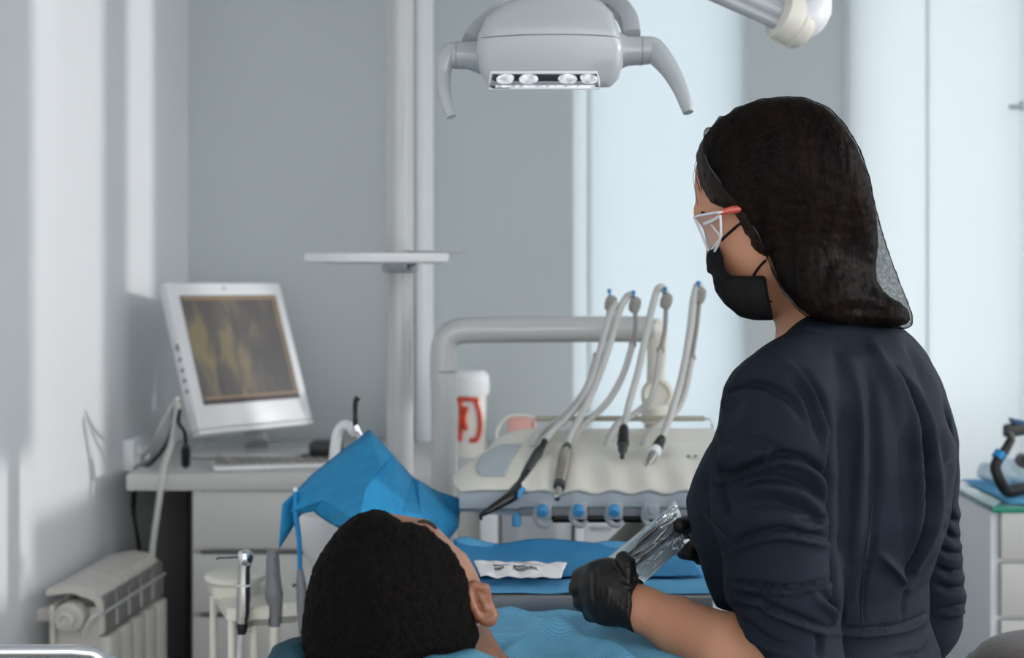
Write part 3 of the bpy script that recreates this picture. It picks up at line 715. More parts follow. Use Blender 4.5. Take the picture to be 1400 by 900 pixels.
# blue-grey skirt that follows the wave
b = BM(); R = []
for i in range(NU+1):
    x = UX[0]+.016+(UX[1]-UX[0]-.014)*i/NU; w = wave(x); y = U0+.008+.004*w
    dr = .024+.004*(1-w) if x > .012 else .030
    R.append([b.verts.new((x, yy, zz)) for yy, zz in ((y, ZL+.001-.007*w), (y-.003, ZL-.006-.007*w), (y-.001, ZL-dr-.004*w), (y+.01, ZL-dr-.008-.004*w), (y+.30, ZL-dr-.008), (y+.30, ZL+.001))])
for a, c in zip(R, R[1:]):
    for j in range(6): b.faces.new((a[j], c[j], c[(j+1) % 6], a[(j+1) % 6]))
b.faces.new(R[0]); b.faces.new(R[-1][::-1]); obj('front_skirt', b, GREYB, t, 'blue-grey wavy skirt')
b = BM(); x0, x1 = P(634, 0, U0).x, P(704, 0, U0).x
loft(b, [[(x0, U0+.02, ZL-.03), (x1, U0+.016, ZL-.03), (x1, U0+.2, ZL-.03), (x0, U0+.2, ZL-.03)], [(x0+.022, U0+.024, ZL-.042), (x1, U0+.02, ZL-.046), (x1, U0+.18, ZL-.046), (x0+.022, U0+.18, ZL-.042)]])
obj('end_underside', b, GREYB, t)
b = BM(); box(b, (P(706, 0, U0).x, U0+.016, ZL-.046), (UX[1]-.01, U0+.24, ZL-.02), .004); obj('holder_bar', b, mat('holder_grey', (150, 153, 156), .45, var=.05), t)
b = BM(); box(b, (P(754, 0, U0).x, U0+.03, ZL-.060), (UX[1]-.02, U0+.26, ZL-.047), .004); obj('black_underside', b, BLACKP, t)
for k, px in enumerate((743, 792, 841, 891)):
    c = P(px, 699, U0)
    b = BM(); box(b, (c.x-.014, U0+.004, c.z-.016), (c.x+.014, U0+.035, c.z+.014), .004)
    tube(b, [(c.x-.012, U0+.012, c.z+.004), (c.x-.013, U0+.012, c.z-.012), (c.x-.005, U0+.012, c.z-.024), (c.x+.006, U0+.012, c.z-.026), (c.x+.014, U0+.012, c.z-.018)], [.004, .005, .0055, .005, .003], 10)
    h = obj('instrument_holder', b, GREYB, t)
    if k < 3:
        b = BM(); lathe(b, [(.0085, 0), (.0095, -.002), (.0095, -.014), (.007, -.018)][::-1], (c.x-.002, U0+.006, c.z+.004), (0, .92, .38), 20); obj('blue_cap', b, BLUEK, h, 'blue rubber cap')
    else:
        b = BM(); lathe(b, [(.007, -.003), (.009, 0)], (c.x+.002, U0+.003, c.z+.002), (0, 1, 0), 20); obj('blank_cap', b, GREYB, h)
b = BM(); lathe(b, [(.004, -.012), (.008, -.01), (.008, .004), (.004, .012)], P(706, 711, U0+.012), (0, 0, 1), 16); obj('thumb_knob', b, BLUEK, t, 'small blue knob')
b = BM()
for k in range(2): obox(b, V((P(940+k*9, 0, U0+.12).x, U0+.118, utop(.3, .12)+.0)), (.006, 0, 0), (0, .012, .002), (0, 0, .0015), .0005)
obj('marker_ticks', b, HOSED, t)
# rail along the back with wire ends
Yr = 2.74
b = BM(); tube(b, [P(733, 572.5, Yr), P(963, 572.5, Yr)], .0052, 12, smooth=False); obj('rear_rail', b, RAILC, t)
b = BM(); tube(b, [P(963, 573, Yr), P(970, 573.5, Yr), P(973, 578, Yr), P(974.5, 592, Yr), P(971, 601, Yr-.02), P(966, 598, Yr-.03)], .0018, 8); obj('rail_wire', b, STEEL, t)
b = BM(); tube(b, [P(733, 573, Yr), P(729, 574, Yr), P(728, 582, Yr), P(728, 592, Yr)], .0018, 8); obj('rail_wire', b, STEEL, t)
b = BM(); tube(b, [P(730, 571, Yr), P(712, 568, Yr), P(694, 571, Yr), P(684, 582, Yr), P(679, 594, Yr-.02), P(680, 604, Yr-.03)], .0032, 8); obj('side_loop', b, CREAM, t)
# pipe arm
Ya = 2.95
b = BM(); tube(b, [P(607, 1240, Ya), P(607, 760, Ya), P(607, 560, Ya), P(606, 490, Ya), P(611, 464, Ya), P(626, 453.5, Ya), P(652, 451.5, Ya), P(760, 450.5, Ya), P(893, 450, Ya)], .0272, 28, 10)
lathe(b, [(.12, 0), (.12, .02), (.06, .03), (.03, .06)], (P(607, 0, Ya).x, Ya, 0), seg=32)
obj('pipe_arm', b, PIPEW, t)
b = BM(); lathe(b, [(.0275, -.001), (.0277, 0), (.0277, .0015), (.0275, .0025)], P(607, 508, Ya), (0, 0, 1), 28); obj('pipe_joint', b, GREYP, t)
b = BM(); tube(b, [P(889, 449, Ya), P(895, 454, Ya), P(898, 470, Ya), P(897, 500, Ya), P(895, 545, Ya), P(893, 600, Ya-.08)], [.0265, .026, .021, .0185, .0185, .02], 24); obj('drop_column', b, CREAM, t)
b = BM(); lathe(b, [(.03, -.03), (.034, -.026), (.034, .012), (.026, .02), (.02, .012)], P(899, 541, Ya-.04), (-.1, -1, .25), 32); obj('knuckle_joint', b, CREAM, t)
b = BM(); lathe(b, [(.028, 0), (.028, .03), (.022, .036)], P(896, 578, Ya-.08), (0, 0, 1), 28); obj('knuckle_collar', b, CREAM, t)
b = BM(); tube(b, [P(893, 690, Ya-.3), P(878, 716, Ya-.3), P(850, 742, Ya-.25), P(812, 775, Ya-.15), P(770, 810, Ya-.05), P(700, 850, Ya)], [.024, .024, .021, .018, .016, .016], 20); obj('support_arm', b, HOSED, t)
# whip arms with their hoses
def whip(bx_, by_, rod, hose_low):
    w = BM(); Yw = 2.72
    tube(w, [P(bx_, by_, Yw)]+[P(x, y, Yw) for x, y in rod[:2]], .0045, 8)
    o = obj('whip_arm', w, HOSED, t)
    w = BM(); tube(w, [P(x, y, Yw-.012*i) for i, (x, y) in enumerate(rod[1:])]+[P(x, y, Y) for x, y, Y in hose_low], .0062, 10); obj('lower_hose', w, HOSE, o)
    w = BM(); lathe(w, [(.004, -.016), (.010, -.012), (.012, 0), (.010, .012), (.004, .016)], P(bx_, by_, Yw-.004), (.2, -.3, 1), 16); obj('pivot', w, HOSED, o)
    w = BM(); tube(w, [P(bx_-1, by_-8, Yw), P(bx_-2, by_-15, Yw-.02)], .002, 8, smooth=False); lathe(w, [(.003, -.003), (.0045, 0), (.003, .004)], P(bx_-2, by_-17, Yw-.022), seg=12); obj('blue_tip', w, BLUET, o)
    w = BM(); x, y = rod[1]; box(w, P(x-5, y+5, Yw)-V((0, .006, 0)), P(x+5, y-4, Yw)+V((0, .006, 0)), .003); obj('clip', w, HOSED, o)
whip(835, 415, [(823, 470), (816, 486), (802, 530), (775, 566)], [(748, 585, 2.66), (735, 596, 2.62), (728, 612, 2.60)])
whip(868, 417, [(869, 445), (865, 470), (852, 512), (832, 548)], [(806, 574, 2.68), (790, 590, 2.64), (782, 612, 2.61)])
whip(911, 412, [(909, 450), (903, 478), (898, 515), (890, 545)], [(868, 566, 2.70), (842, 582, 2.66), (828, 613, 2.61)])
whip(957, 404, [(952, 450), (946, 488), (938, 530), (926, 560)], [(905, 578, 2.68), (886, 592, 2.64), (877, 614, 2.61)])

# instruments lying on the panel, each with its own hose
def on(px, o, up):
    x = (px-700)/FPX*(U0+o); return V((x, U0+o, utop(x, o)+up))
def hose(parent, pts, r=.0068):
    b = BM(); tube(b, [P(x, y, Y) for x, y, Y in pts], r, 12, 8); obj('hose', b, HOSE, parent)
G = None
t = thing('air_water_syringe', 'long black angled handpiece with a hooked tip, leftmost on the delivery unit', 'handpiece', P(742, 610, 2.6))
b = BM(); tube(b, [P(745, 603, 2.575), P(741, 611, 2.565), P(735, 620, 2.55), P(722, 645, 2.49), P(708, 668, 2.43), P(702, 676, 2.405)], [.0058, .0062, .009, .0105, .011, .0105], 16); obj('handle', b, BLACKP, t)
b = BM(); tube(b, [P(707, 670, 2.42), P(700, 678, 2.40), P(688, 686, 2.38), P(670, 697, 2.36), P(660, 703, 2.35), P(657.5, 706, 2.35), P(658, 711, 2.35)], [.0105, .0105, .0085, .006, .0042, .003, .0025], 14); obj('nozzle', b, BLACKP, t)
b = BM(); tube(b, [P(716, 668, 2.40), P(712, 673, 2.395), P(709, 682, 2.39)], [.004, .005, .003], 10); obj('blue_button', b, BLUEK, t, 'blue button')
b = BM(); tube(b, [P(736, 620, 2.535), P(722, 645, 2.475)], [.004, .0045], 10, smooth=False); obj('lever', b, DKGREY, t)
hose(t, [(745, 603, 2.575), (757, 588, 2.62), (775, 572, 2.66), (796, 546, 2.69), (812, 510, 2.70), (823, 470, 2.71), (834, 430, 2.71), (843, 412, 2.71)])
t = thing('micromotor', 'silver cylinder micromotor handpiece with black collar on the delivery unit', 'handpiece', P(770, 640, 2.5))
a0, a1 = P(775.5, 609, 2.565), P(761, 683, 2.385)
d = a1-a0; L = d.length
b = BM(); lathe(b, [(.0068, 0), (.0075, .004), (.0095, .012), (.0105, .02), (.0108, .026)], a0, d, 20); obj('collar', b, BLACKP, t)
b = BM(); lathe(b, [(.0105, .024), (.0115, .027), (.0112, L*.45), (.0105, L*.70), (.0098, L*.73)], a0, d, 28); obj('motor_body', b, mat('warm_steel', (190, 178, 165), .25, 1.), t)
b = BM(); lathe(b, [(.0098, L*.71), (.0105, L*.73), (.0098, L*.79), (.006, L*.80)], a0, d, 24); obj('ring', b, DKGREY, t)
b = BM(); lathe(b, [(.0055, L*.79), (.0062, L*.83), (.0055, L*.88), (.0055, L*.98), (.0035, L*.985), (.0035, L*.93)], a0, d, 20); obj('nose', b, STEEL, t)
hose(t, [(775.5, 609, 2.565), (780, 596, 2.60), (792, 572, 2.65), (808, 540, 2.69), (824, 500, 2.70), (837, 460, 2.71), (847, 425, 2.71), (858, 405, 2.715), (866, 404, 2.72)])
t = thing('black_handpiece', 'short black handpiece with a pointed tip standing in the middle of the delivery unit', 'handpiece', P(852, 600, 2.6))
a0, a1 = P(853, 584, 2.60), P(850.5, 627, 2.51)
d = a1-a0; L = d.length
b = BM(); lathe(b, [(.0065, 0), (.009, .006), (.0102, L*.3), (.0105, L*.55), (.0088, L*.6)], a0, d, 24)
lathe(b, [(.0108, L*.52), (.0108, L*.56)], a0, d, 24); obj('grip', b, BLACKR, t)
b = BM(); lathe(b, [(.0088, L*.58), (.0085, L*.75), (.0045, L*.82), (.004, L*.98), (.002, L)], a0, d, 20); obj('tip', b, DKGREY, t)
hose(t, [(853, 584, 2.60), (856, 570, 2.64), (862, 545, 2.67), (872, 510, 2.69), (879, 478, 2.70), (886, 445, 2.71), (893, 415, 2.71), (899, 396, 2.715), (906, 393, 2.72), (911, 404, 2.72)])
t = thing('scaler_handpiece', 'black handpiece with a silver ring and tip at the right of the delivery unit', 'handpiece', P(897, 615, 2.55))
a0, a1 = P(905, 599, 2.575), P(884.5, 639, 2.49)
d = a1-a0; L = d.length
b = BM(); lathe(b, [(.0068, 0), (.0085, .006), (.0105, L*.35), (.0105, L*.42)], a0, d, 24); obj('grip', b, BLACKR, t)
b = BM(); lathe(b, [(.0107, L*.40), (.0112, L*.42), (.0112, L*.55), (.0095, L*.57)], a0, d, 24); obj('ring', b, TRIMW, t, 'bright ring')
b = BM(); lathe(b, [(.0085, L*.55), (.0078, L*.66), (.006, L*.70), (.0066, L*.78), (.004, L*.84), (.0035, L*.95), (.0015, L)], a0, d, 20); obj('tip', b, STEEL, t)
hose(t, [(905, 599, 2.575), (912, 582, 2.62), (920, 558, 2.66), (931, 520, 2.69), (939, 480, 2.70), (944, 445, 2.71), (948, 410, 2.71), (953, 391, 2.715), (957, 392, 2.72), (958, 402, 2.72)])

# ---------- operating light
Yl = 2.1
t = thing('operating_light', 'white operating light with two curved handles and a lit reflector strip', 'lamp', P(745, 60, Yl))
F = Field(P(640, 126, Yl)-V((0, .13, 0)), P(868, -22, Yl)+V((0, .13, .02)), .0035)
ol = [(668, 120), (656, 98), (650, 72), (653, 48), (665, 22), (688, 4), (720, -8), (760, -12), (800, -8), (824, 3), (838, 18), (845, 40), (852, 62), (852, 88), (846, 108), (834, 120)]
d = smax(F.outline(ol), F.ell(P(745, 62, Yl), (.19, .085, .125)), .014)
v, q = F.mesh(d); v = relax(v, q, 2); LB = bvh_of(v, q)
hd = obj('lamp_head', to_mesh(v, q, 'lamp_head'), PLASL, t)
b = BM(); pts = [hit(LB, x, y, .0003) for x, y in [(654, 52), (665, 51), (690, 49), (720, 47.5), (760, 47), (800, 47.5), (835, 49.5), (846, 52)]]
tube(b, [p for p in pts if p], .0009, 6); obj('seam', b, GREYP, hd)
# window strip, tilted towards the patient
def W(u, vv): # u along, v down
    x = 668+152*u+(4-8*u)*(1-vv); y = 99.5+21*vv; p = hit(LB, x, min(y, 117), 0) or P(x, y, Yl-.07); p = V(p); p2 = P(x, y, p.y); return V((p2.x, p.y-.0025+.004*vv, p2.z))
b = BM(); fr = [W(0, 0), W(.33, 0), W(.66, 0), W(1, 0), W(1, .5), W(1, 1), W(.66, 1), W(.33, 1), W(0, 1), W(0, .5)]
tube(b, fr+[fr[0]], .0022, 8, smooth=False); obj('window_bezel', b, TRIMW, hd)
b = BM(); grid(b, lambda u, w: W(u, w)+V((0, .0015, 0)), 20, 6); solid(obj('window_back', b, LAMPGL, hd, 'dark lamp window'), .002)
for px in (690, 722, 777, 806):
    u = (px-668)/152; c = W(u, .42); hw = .0135
    b = BM(); ax = (W(u, 0)-W(u, 1)).normalized(); 
    def refl(s, r, c=c, ax=ax, hw=hw):
        a_ = s*2*PI; return c+V((math.cos(a_)*hw*r*1.02, -.002*(1-r*r)-.0006, 0))+ax*math.sin(a_)*.0085*r
    grid(b, refl, 24, 5); bmesh.ops.remove_doubles(b, verts=b.verts[:], dist=1e-5); obj('reflector', b, LED, hd, 'lit reflector')
b = BM(); grid(b, lambda u, w: W(.06+.9*u, .80+.16*w)+V((0, -.0008, 0)), 16, 2); obj('lower_reflector_strip', b, LED, hd)
# side stubs and handles
b = BM(); tube(b, [P(660, 78, Yl), P(640, 76, Yl), P(622, 75.5, Yl)], [.026, .0205, .0205], 28, smooth=False); obj('pivot_stub', b, PLASL, t)
b = BM(); tube(b, [P(842, 70, Yl), P(858, 70, Yl), P(876, 69.5, Yl), P(888, 69, Yl)], [.030, .0222, .0215, .0205], 28, smooth=False); obj('pivot_stub', b, PLASL, t)
b = BM(); tube(b, [P(624, 75.5, Yl), P(616, 75.5, Yl), P(610, 82, Yl-.005), P(607, 100, Yl-.01), P(608, 125, Yl-.016), P(612, 145, Yl-.02), P(617, 160, Yl-.024)], [.0205, .0185, .014, .0105, .0095, .009, .0078], 22); obj('handle', b, PLASL, t)
b = BM(); tube(b, [P(884, 69, Yl), P(892, 69, Yl), P(904, 80, Yl-.01), P(918, 99, Yl-.02), P(930, 122, Yl-.03), P(938, 143, Yl-.036), P(941, 154, Yl-.04)], [.0205, .0195, .0165, .0135, .011, .0095, .0078], 22); obj('handle', b, PLASL, t)
for x, r in ((624, .0207), (877, .0218)):
    b = BM(); lathe(b, [(r, -.0006), (r, .0006)], P(x, 75.5 if x < 700 else 69.8, Yl), (1, 0, 0), 28); obj('stub_seam', b, GREYP, t)
# yoke behind and over the head, spring arm to the ceiling
b = BM(); ypts = [P(640, 64, Yl+.02), P(654, 44, Yl+.05), P(680, 20, Yl+.085), P(712, 0, Yl+.11), P(760, -12, Yl+.12), P(808, -8, Yl+.11), P(840, 6, Yl+.085), P(858, 28, Yl+.05), P(864, 56, Yl+.02)]
yc = catmull(ypts, 6); secs = []
for i, p in enumerate(yc):
    tg = (yc[min(i+1, len(yc)-1)]-yc[max(i-1, 0)]).normalized(); nn = V((0, -1, 0)); nn = (nn-tg*nn.dot(tg)).normalized(); w_ = tg.cross(nn)
    secs.append([p+nn*a_*.022+w_*c_*.0125 for a_, c_ in ((1, .6), (.9, 1), (-.9, 1), (-1, .6), (-1, -.6), (-.9, -1), (.9, -1), (1, -.6))])
loft(b, secs); obj('yoke', b, PLASL, t)
b = BM(); tube(b, [P(775, -15, Yl+.12), P(790, -50, Yl+.13), P(830, -85, Yl+.14)], .018, 20); tube(b, [P(830, -85, Yl+.14), P(1080, 24, 2.3)], .0205, 28, smooth=False)
tube(b, [P(826, -74, Yl+.14), P(1076, 38, 2.29)], .011, 16, smooth=False); obj('spring_arm', b, PLASL, t)
b = BM(); ja = nrm((1, .35, -.4))
lathe(b, [(.026, -.022), (.038, -.018), (.042, -.004), (.042, .006), (.038, .01), (.041, .014), (.041, .026), (.036, .034)], P(1077, 26, 2.3), ja, 36); obj('elbow_cover', b, CREAM, t, 'cream ribbed elbow cover')
b = BM(); tube(b, [P(1085, 28, 2.3), P(1104, 22, 2.3), P(1112, 0, 2.31), P(1112, -60, 2.32), V((P(1112, 0, 2.32).x, 2.32, ZC))], [.034, .033, .030, .027, .026], 24); obj('ceiling_post', b, PLASW, t)

# ---------- assist unit at lower left with its two suction handles
Ys = 2.3
t = thing('assist_unit', 'cream assistant holder plate on posts with a round cup plate', 'assist unit', P(345, 900, Ys)-V((0, 0, P(345, 900, Ys).z)))
zp = zat(836, Ys)
def Q(px, py, z): # point on the level plane z seen at px,py
    Y = (CZ-z)*FPX/(py-HY); return P(px, py, Y)
pl = [Q(310, 832, zp), Q(321, 832, zp), Q(340, 832, zp), Q(344, 829, zp), Q(368, 829, zp), Q(371, 824, zp), Q(384, 824, zp), Q(388, 826, zp), Q(411, 824, zp), Q(409, 812, zp), Q(398, 800, zp), Q(380, 786, zp), Q(330, 784, zp), Q(284, 790, zp)]
b = BM(); loft(b, [[p-V((0, 0, .022)) for p in pl], [p for p in pl]])
bmesh.ops.bevel(b, geom=b.edges[:], offset=.002, segments=2, affect='EDGES'); obj('holder_plate', b, CREAM, t)
pl2 = [p+(V((0, 0, 0))) for p in pl]; cen = sum(pl, V())/len(pl)
b = BM(); loft(b, [[cen+(p-cen)*.9-V((0, 0, .034)) for p in pl], [cen+(p-cen)*.92-V((0, 0, .021)) for p in pl]]); obj('under_plate', b, HOSED, t)
for px, py in ((292, 800), (317, 830), (347, 826)):
    p = Q(px, py, zp); b = BM(); tube(b, [p-V((0, 0, .02)), V((p.x, p.y, .3))], .0068, 12, smooth=False); obj('post', b, CREAM, t)
b = BM(); c = Q(350, 800, zp); box(b, (c.x-.07, c.y-.08, .0), (c.x+.1, c.y+.12, .32), .02); obj('pedestal', b, PLASW, t)
c = Q(322, 786, zp+.03); b = BM(); lathe(b, [(.001, .0), (.045, .0), (.052, .006), (.052, .013), (.048, .015), (.001, .012)], c-V((0, 0, .012)), seg=40)
lathe(b, [(.04, -.034), (.04, 0)], c, seg=24); obj('cup_plate', b, CREAM, t)
t = thing('turbine_handpiece', 'silver turbine handpiece with a fine burr standing in the holder plate', 'handpiece', Q(330, 838, zp))
Yt = pl[1].y-.005
b = BM(); tube(b, [P(331, 852, Yt), P(333, 836, Yt), P(333.5, 806, Yt), P(334, 780, Yt), P(335, 768, Yt)], [.0095, .0115, .0112, .0095, .0105], 22, smooth=False); obj('grip', b, STEEL, t)
b = BM(); lathe(b, [(.0105, -.01), (.0128, -.005), (.0135, .002), (.012, .009), (.006, .012)], P(335.5, 763, Yt), (.15, 0, 1), 24); obj('head', b, CHROME, t)
b = BM(); tube(b, [P(326, 762, Yt), P(310, 763, Yt), P(299, 763, Yt), P(296, 765, Yt)], [.0016, .0014, .0014, .002], 8, smooth=False); obj('burr', b, DKGREY, t)
b = BM(); lathe(b, [(.0124, 0), (.0124, .003)], P(333.5, 801, Yt), (0, 0, 1), 22); obj('ring', b, PLASW, t)
b = BM(); tube(b, [P(330.5, 867, Yt), P(331, 860, Yt), P(332, 845, Yt)], [.007, .009, .0095], 16, smooth=False); obj('boot', b, BLACKR, t)
b = BM(); tube(b, [P(330.5, 866, Yt), P(328, 890, Yt), P(326, 950, Yt), P(330, 1100, Yt+.1)], .005, 10); obj('hose', b, HOSE, t)
t = thing('suction_handle', 'thick grey suction handle with a ribbed hose standing in the holder plate', 'suction handle', Q(375, 836, zp))
Yt = pl[5].y-.004
b = BM(); tube(b, [P(375, 856, Yt), P(375.5, 826, Yt), P(375, 818, Yt), P(374.5, 812, Yt), P(374, 806, Yt), P(373.5, 790, Yt), P(373, 770, Yt), P(372.5, 753, Yt)], [.0095, .0125, .0145, .0155, .0142, .0122, .0112, .0096], 24, n=4); obj('handle_body', b, GREYP, t)
b = BM()
for y in (766, 788): tube(b, [P(375, y, Yt-.0115), P(376, y-1, Yt-.0118)], .0035, 8, smooth=False)
obj('finger_dots', b, GREYP, t)
b = BM(); n_ = 26
lathe(b, [((.0098 if i % 2 else .0086), -i*.0045) for i in range(n_)][::-1], P(375, 855, Yt), (0, 0, 1), 20); obj('ribbed_hose', b, CREAM, t)
t = thing('saliva_ejector', 'bright blue ejector tube in a slim grey handle beside the dark-haired head', 'suction tube', Q(412, 826, zp))
Yt = pl[8].y+.0
b = BM(); tube(b, [P(404, 672, Yt), P(404.5, 690, Yt), P(405, 710, Yt), P(409, 740, Yt), P(410, 782, Yt)], [.0034, .0042, .0047, .0042, .004], 14); obj('tube', b, BLUET, t)
b = BM(); lathe(b, [(.003, 0), (.0042, .003), (.003, .007)], P(404, 673, Yt), seg=14); obj('tip_collar', b, TRIMW, t)
b = BM(); tube(b, [P(410, 779, Yt), P(412, 800, Yt), P(413, 815, Yt), P(413, 832, Yt), P(414, 880, Yt), P(414, 1000, Yt)], [.0052, .0085, .0095, .009, .006, .006], 16); obj('grip', b, GREYP, t)
b = BM(); tube(b, [P(405, 800, Yt), P(401, 801, Yt), P(401, 803, Yt)], .0022, 8, smooth=False); obj('lever', b, DKGREY, t)

# ---------- spittoon behind the head, wrapped in blue paper
Yq = 2.62
t = thing('spittoon', 'white spittoon bowl half hidden under the blue paper', 'spittoon', P(450, 900, Yq)-V((0, 0, P(450, 900, Yq).z)))
c = P(470, 700, Yq); 
b = BM(); lathe(b, [(.02, -.16), (.05, -.12), (.09, -.04), (.10, .0), (.098, .006), (.09, .002), (.07, -.04), (.001, -.07)], c, seg=44); obj('bowl', b, PLASW, t)
b = BM(); lathe(b, [(.085, 0), (.08, .3), (.07, c.z-.12)], (c.x, c.y, 0), seg=36); obj('column', b, PLASW, t)
b = BM(); tube(b, [P(455, 712, Yq+.06), P(457, 640, Yq+.06), P(460, 600, Yq+.06), P(467, 584, Yq+.06), P(477, 582, Yq+.05), P(484, 592, Yq+.03)], [.012, .011, .010, .0095, .009, .008], 16); obj('spout', b, PLASW, t)
t = thing('curing_rod', 'thin black bent rod with a metal end rising behind the blue paper', 'rod', P(490, 600, Yq))
b = BM(); tube(b, [P(486, 583, Yq), P(485.5, 565, Yq), P(486, 550, Yq), P(489, 543, Yq)], [.005, .0045, .005, .0055], 12); obj('black_rod', b, BLACKP, t)
b = BM(); tube(b, [P(486, 582, Yq), P(489, 590, Yq), P(492, 600, Yq), P(492, 660, Yq)], [.0055, .006, .0055, .005], 12); obj('metal_end', b, CHROME, t)
# crumpled sheet: vertices are where the paper creases
t_v = {'A': (505, 588, 2.47), 'B': (430, 646, 2.42), 'B2': (470, 614, 2.45), 'C': (406, 671, 2.38), 'D': (386, 690, 2.37), 'E': (381, 752, 2.36), 'E2': (398, 700, 2.36), 'F': (443, 683, 2.30), 'F2': (428, 700, 2.34),
 'G': (412, 703, 2.40), 'H': (455, 718, 2.30), 'I': (490, 716, 2.16), 'J': (500, 668, 2.25), 'K': (538, 622, 2.43), 'L': (564, 652, 2.50), 'L2': (572, 657, 2.46), 'M': (548, 700, 2.26), 'N': (600, 673, 2.50), 'O': (634, 684, 2.50), 'O2': (628, 705, 2.46),
 'Q': (627, 722, 2.42), 'R': (612, 740, 2.36), 'S': (575, 705, 2.28), 'T': (530, 760, 2.22), 'U': (600, 772, 2.26), 'Vv': (470, 660, 2.31), 'X': (520, 640, 2.31)}
tri = ['A B2 X', 'B2 Vv X', 'B2 B Vv', 'B C F', 'B F Vv', 'C D G', 'D E G', 'C G E2', 'C E2 F', 'E2 G F2', 'E2 F2 F', 'F F2 H', 'F H I', 'F I Vv', 'Vv I J', 'Vv J X', 'A X K', 'X J K', 'J M K', 'K M L', 'J I M', 'I T M', 'H T I', 'L M S', 'L S L2', 'L2 S N', 'N S O2', 'N O2 O', 'S Q O2', 'S R Q', 'M U S', 'S U R', 'M T U']
b = BM(); VV = {k: b.verts.new(P(*p)) for k, p in t_v.items()}
for f in tri: b.faces.new([VV[k] for k in f.split()])
me_faces = b.faces[:]
bmesh.ops.subdivide_edges(b, edges=b.edges[:], cuts=3, use_grid_fill=True)
for v_ in b.verts: v_.co += V((0, 1, .3))*noise.fractal(v_.co*22, 1, 2, 3)*.004
o = obj('paper_sheet', b, BLUEP, None, smooth=10); solid(o, .0012)
props(o, 'creased bright blue paper sheet draped over the spittoon behind the head', 'paper sheet')

# ---------- bracket tray with blue paper and white pouch
ty0, ty1, tz = 2.05, 2.32, .957
tx0, tx1 = -.09, .285
t = thing('bracket_tray', 'grey bracket tray covered in blue paper beyond the reclining person', 'tray', (.1, 2.2, .93))
b = BM(); box(b, (tx0-.004, ty0-.016, tz-.022), (tx1+.004, ty1, tz), .006); obj('tray_body', b, GREYP, t)
b = BM(); tube(b, [(.1, 2.2, tz-.02), (.1, 2.22, .86), (.1, 2.6, .82), (P(607, 0, Ya).x+.1, Ya-.02, .80), (P(607, 0, Ya).x, Ya, .80)], .018, 16); obj('support_arm', b, PIPEW, t)
def tp(u, v_):
    x = tx0-.006+(tx1-tx0+.022)*u; y = ty0-.006+(ty1-ty0+.024)*v_
    z = tz+.003+.003*noise.noise(V((x*18, y*14, 3)))
    if v_ > .86: z += .014*(.5+.9*noise.noise(V((x*9, 4, 1))))*(v_-.86)/.14+.012*math.exp(-((u-.04)/.07)**2)*(v_-.86)/.14
    return V((x, y, z))
b = BM(); grid(b, tp, 70, 44); o = obj('tray_paper', b, BLUEPK, None, smooth=30); solid(o, .0008, 1); props(o, 'blue paper liner covering the grey bracket tray', 'paper liner')
def tp2(u, v_):
    x = tx0-.004+(tx1-tx0+.006)*u; y = ty0+.075+(ty1-ty0-.06)*v_; z = tz+.009+.004*noise.noise(V((x*16, y*12, 9)))
    if v_ > .8: z += .012*(.6+.9*noise.noise(V((x*8, 7, 1))))*(v_-.8)/.2
    if v_ < .05: z += .003*noise.noise(V((x*30, 2, 2)))
    return V((x, y, z))
b = BM(); grid(b, tp2, 60, 30); o = obj('folded_paper', b, mat('blue_folded_paper', (40, 126, 176), .75, bump=.2, bscale=300, var=.08), None, smooth=30); solid(o, .001, 1); props(o, 'second darker blue paper lying folded on the far half of the tray', 'paper liner')
zpo = tz+.018
pq = [Q(648, 768, zpo), Q(775, 771, zpo), Q(766, 791, zpo), Q(657, 789, zpo)]
def pw(u, v_):
    a_ = pq[0].lerp(pq[1], u); c_ = pq[3].lerp(pq[2], u); p = a_.lerp(c_, v_)
    return p+V((0, 0, .0035*noise.noise(V((u*7, v_*3, 5)))+.006*math.exp(-((v_-.55)/.2)**2)*math.exp(-((u-.5)/.35)**2)))
t = thing('white_pouch', 'white paper sterilisation pouch with faint grey print lying on the tray', 'pouch', pq[0])
b = BM(); grid(b, pw, 40, 12); solid(obj('pouch_paper', b, POUCHW, t, smooth=30), .0015, 1)
b = BM(); rnd = random.Random(4)
def mark(u0, v0, u1, v1, r=.00045): tube(b, [pw(u0, v0)+V((0, 0, .0022)), pw(u1, v1)+V((0, 0, .0022))], r, 5, smooth=False)
for r_, (v0, ua, ub, st) in enumerate(((.42, .2, .36, .012), (.5, .42, .55, .008), (.62, .2, .3, .012), (.66, .42, .7, .014))):
    u = ua
    while u < ub: 
        mark(u, v0-.05, u+st*rnd.uniform(-.3, .6), v0+.06); 
        if rnd.random() < .6: mark(u, v0, u+st*.8, v0+rnd.uniform(-.06, .06))
        u += st
obj('small_print', b, INKD, t)
b = BM(); mark(.2, .2, .2, .46); mark(.2, .46, .34, .52); mark(.42, .15, .74, .34); mark(.74, .34, .66, .48); mark(.46, .72, .72, .70); obj('line_print', b, INK, t)
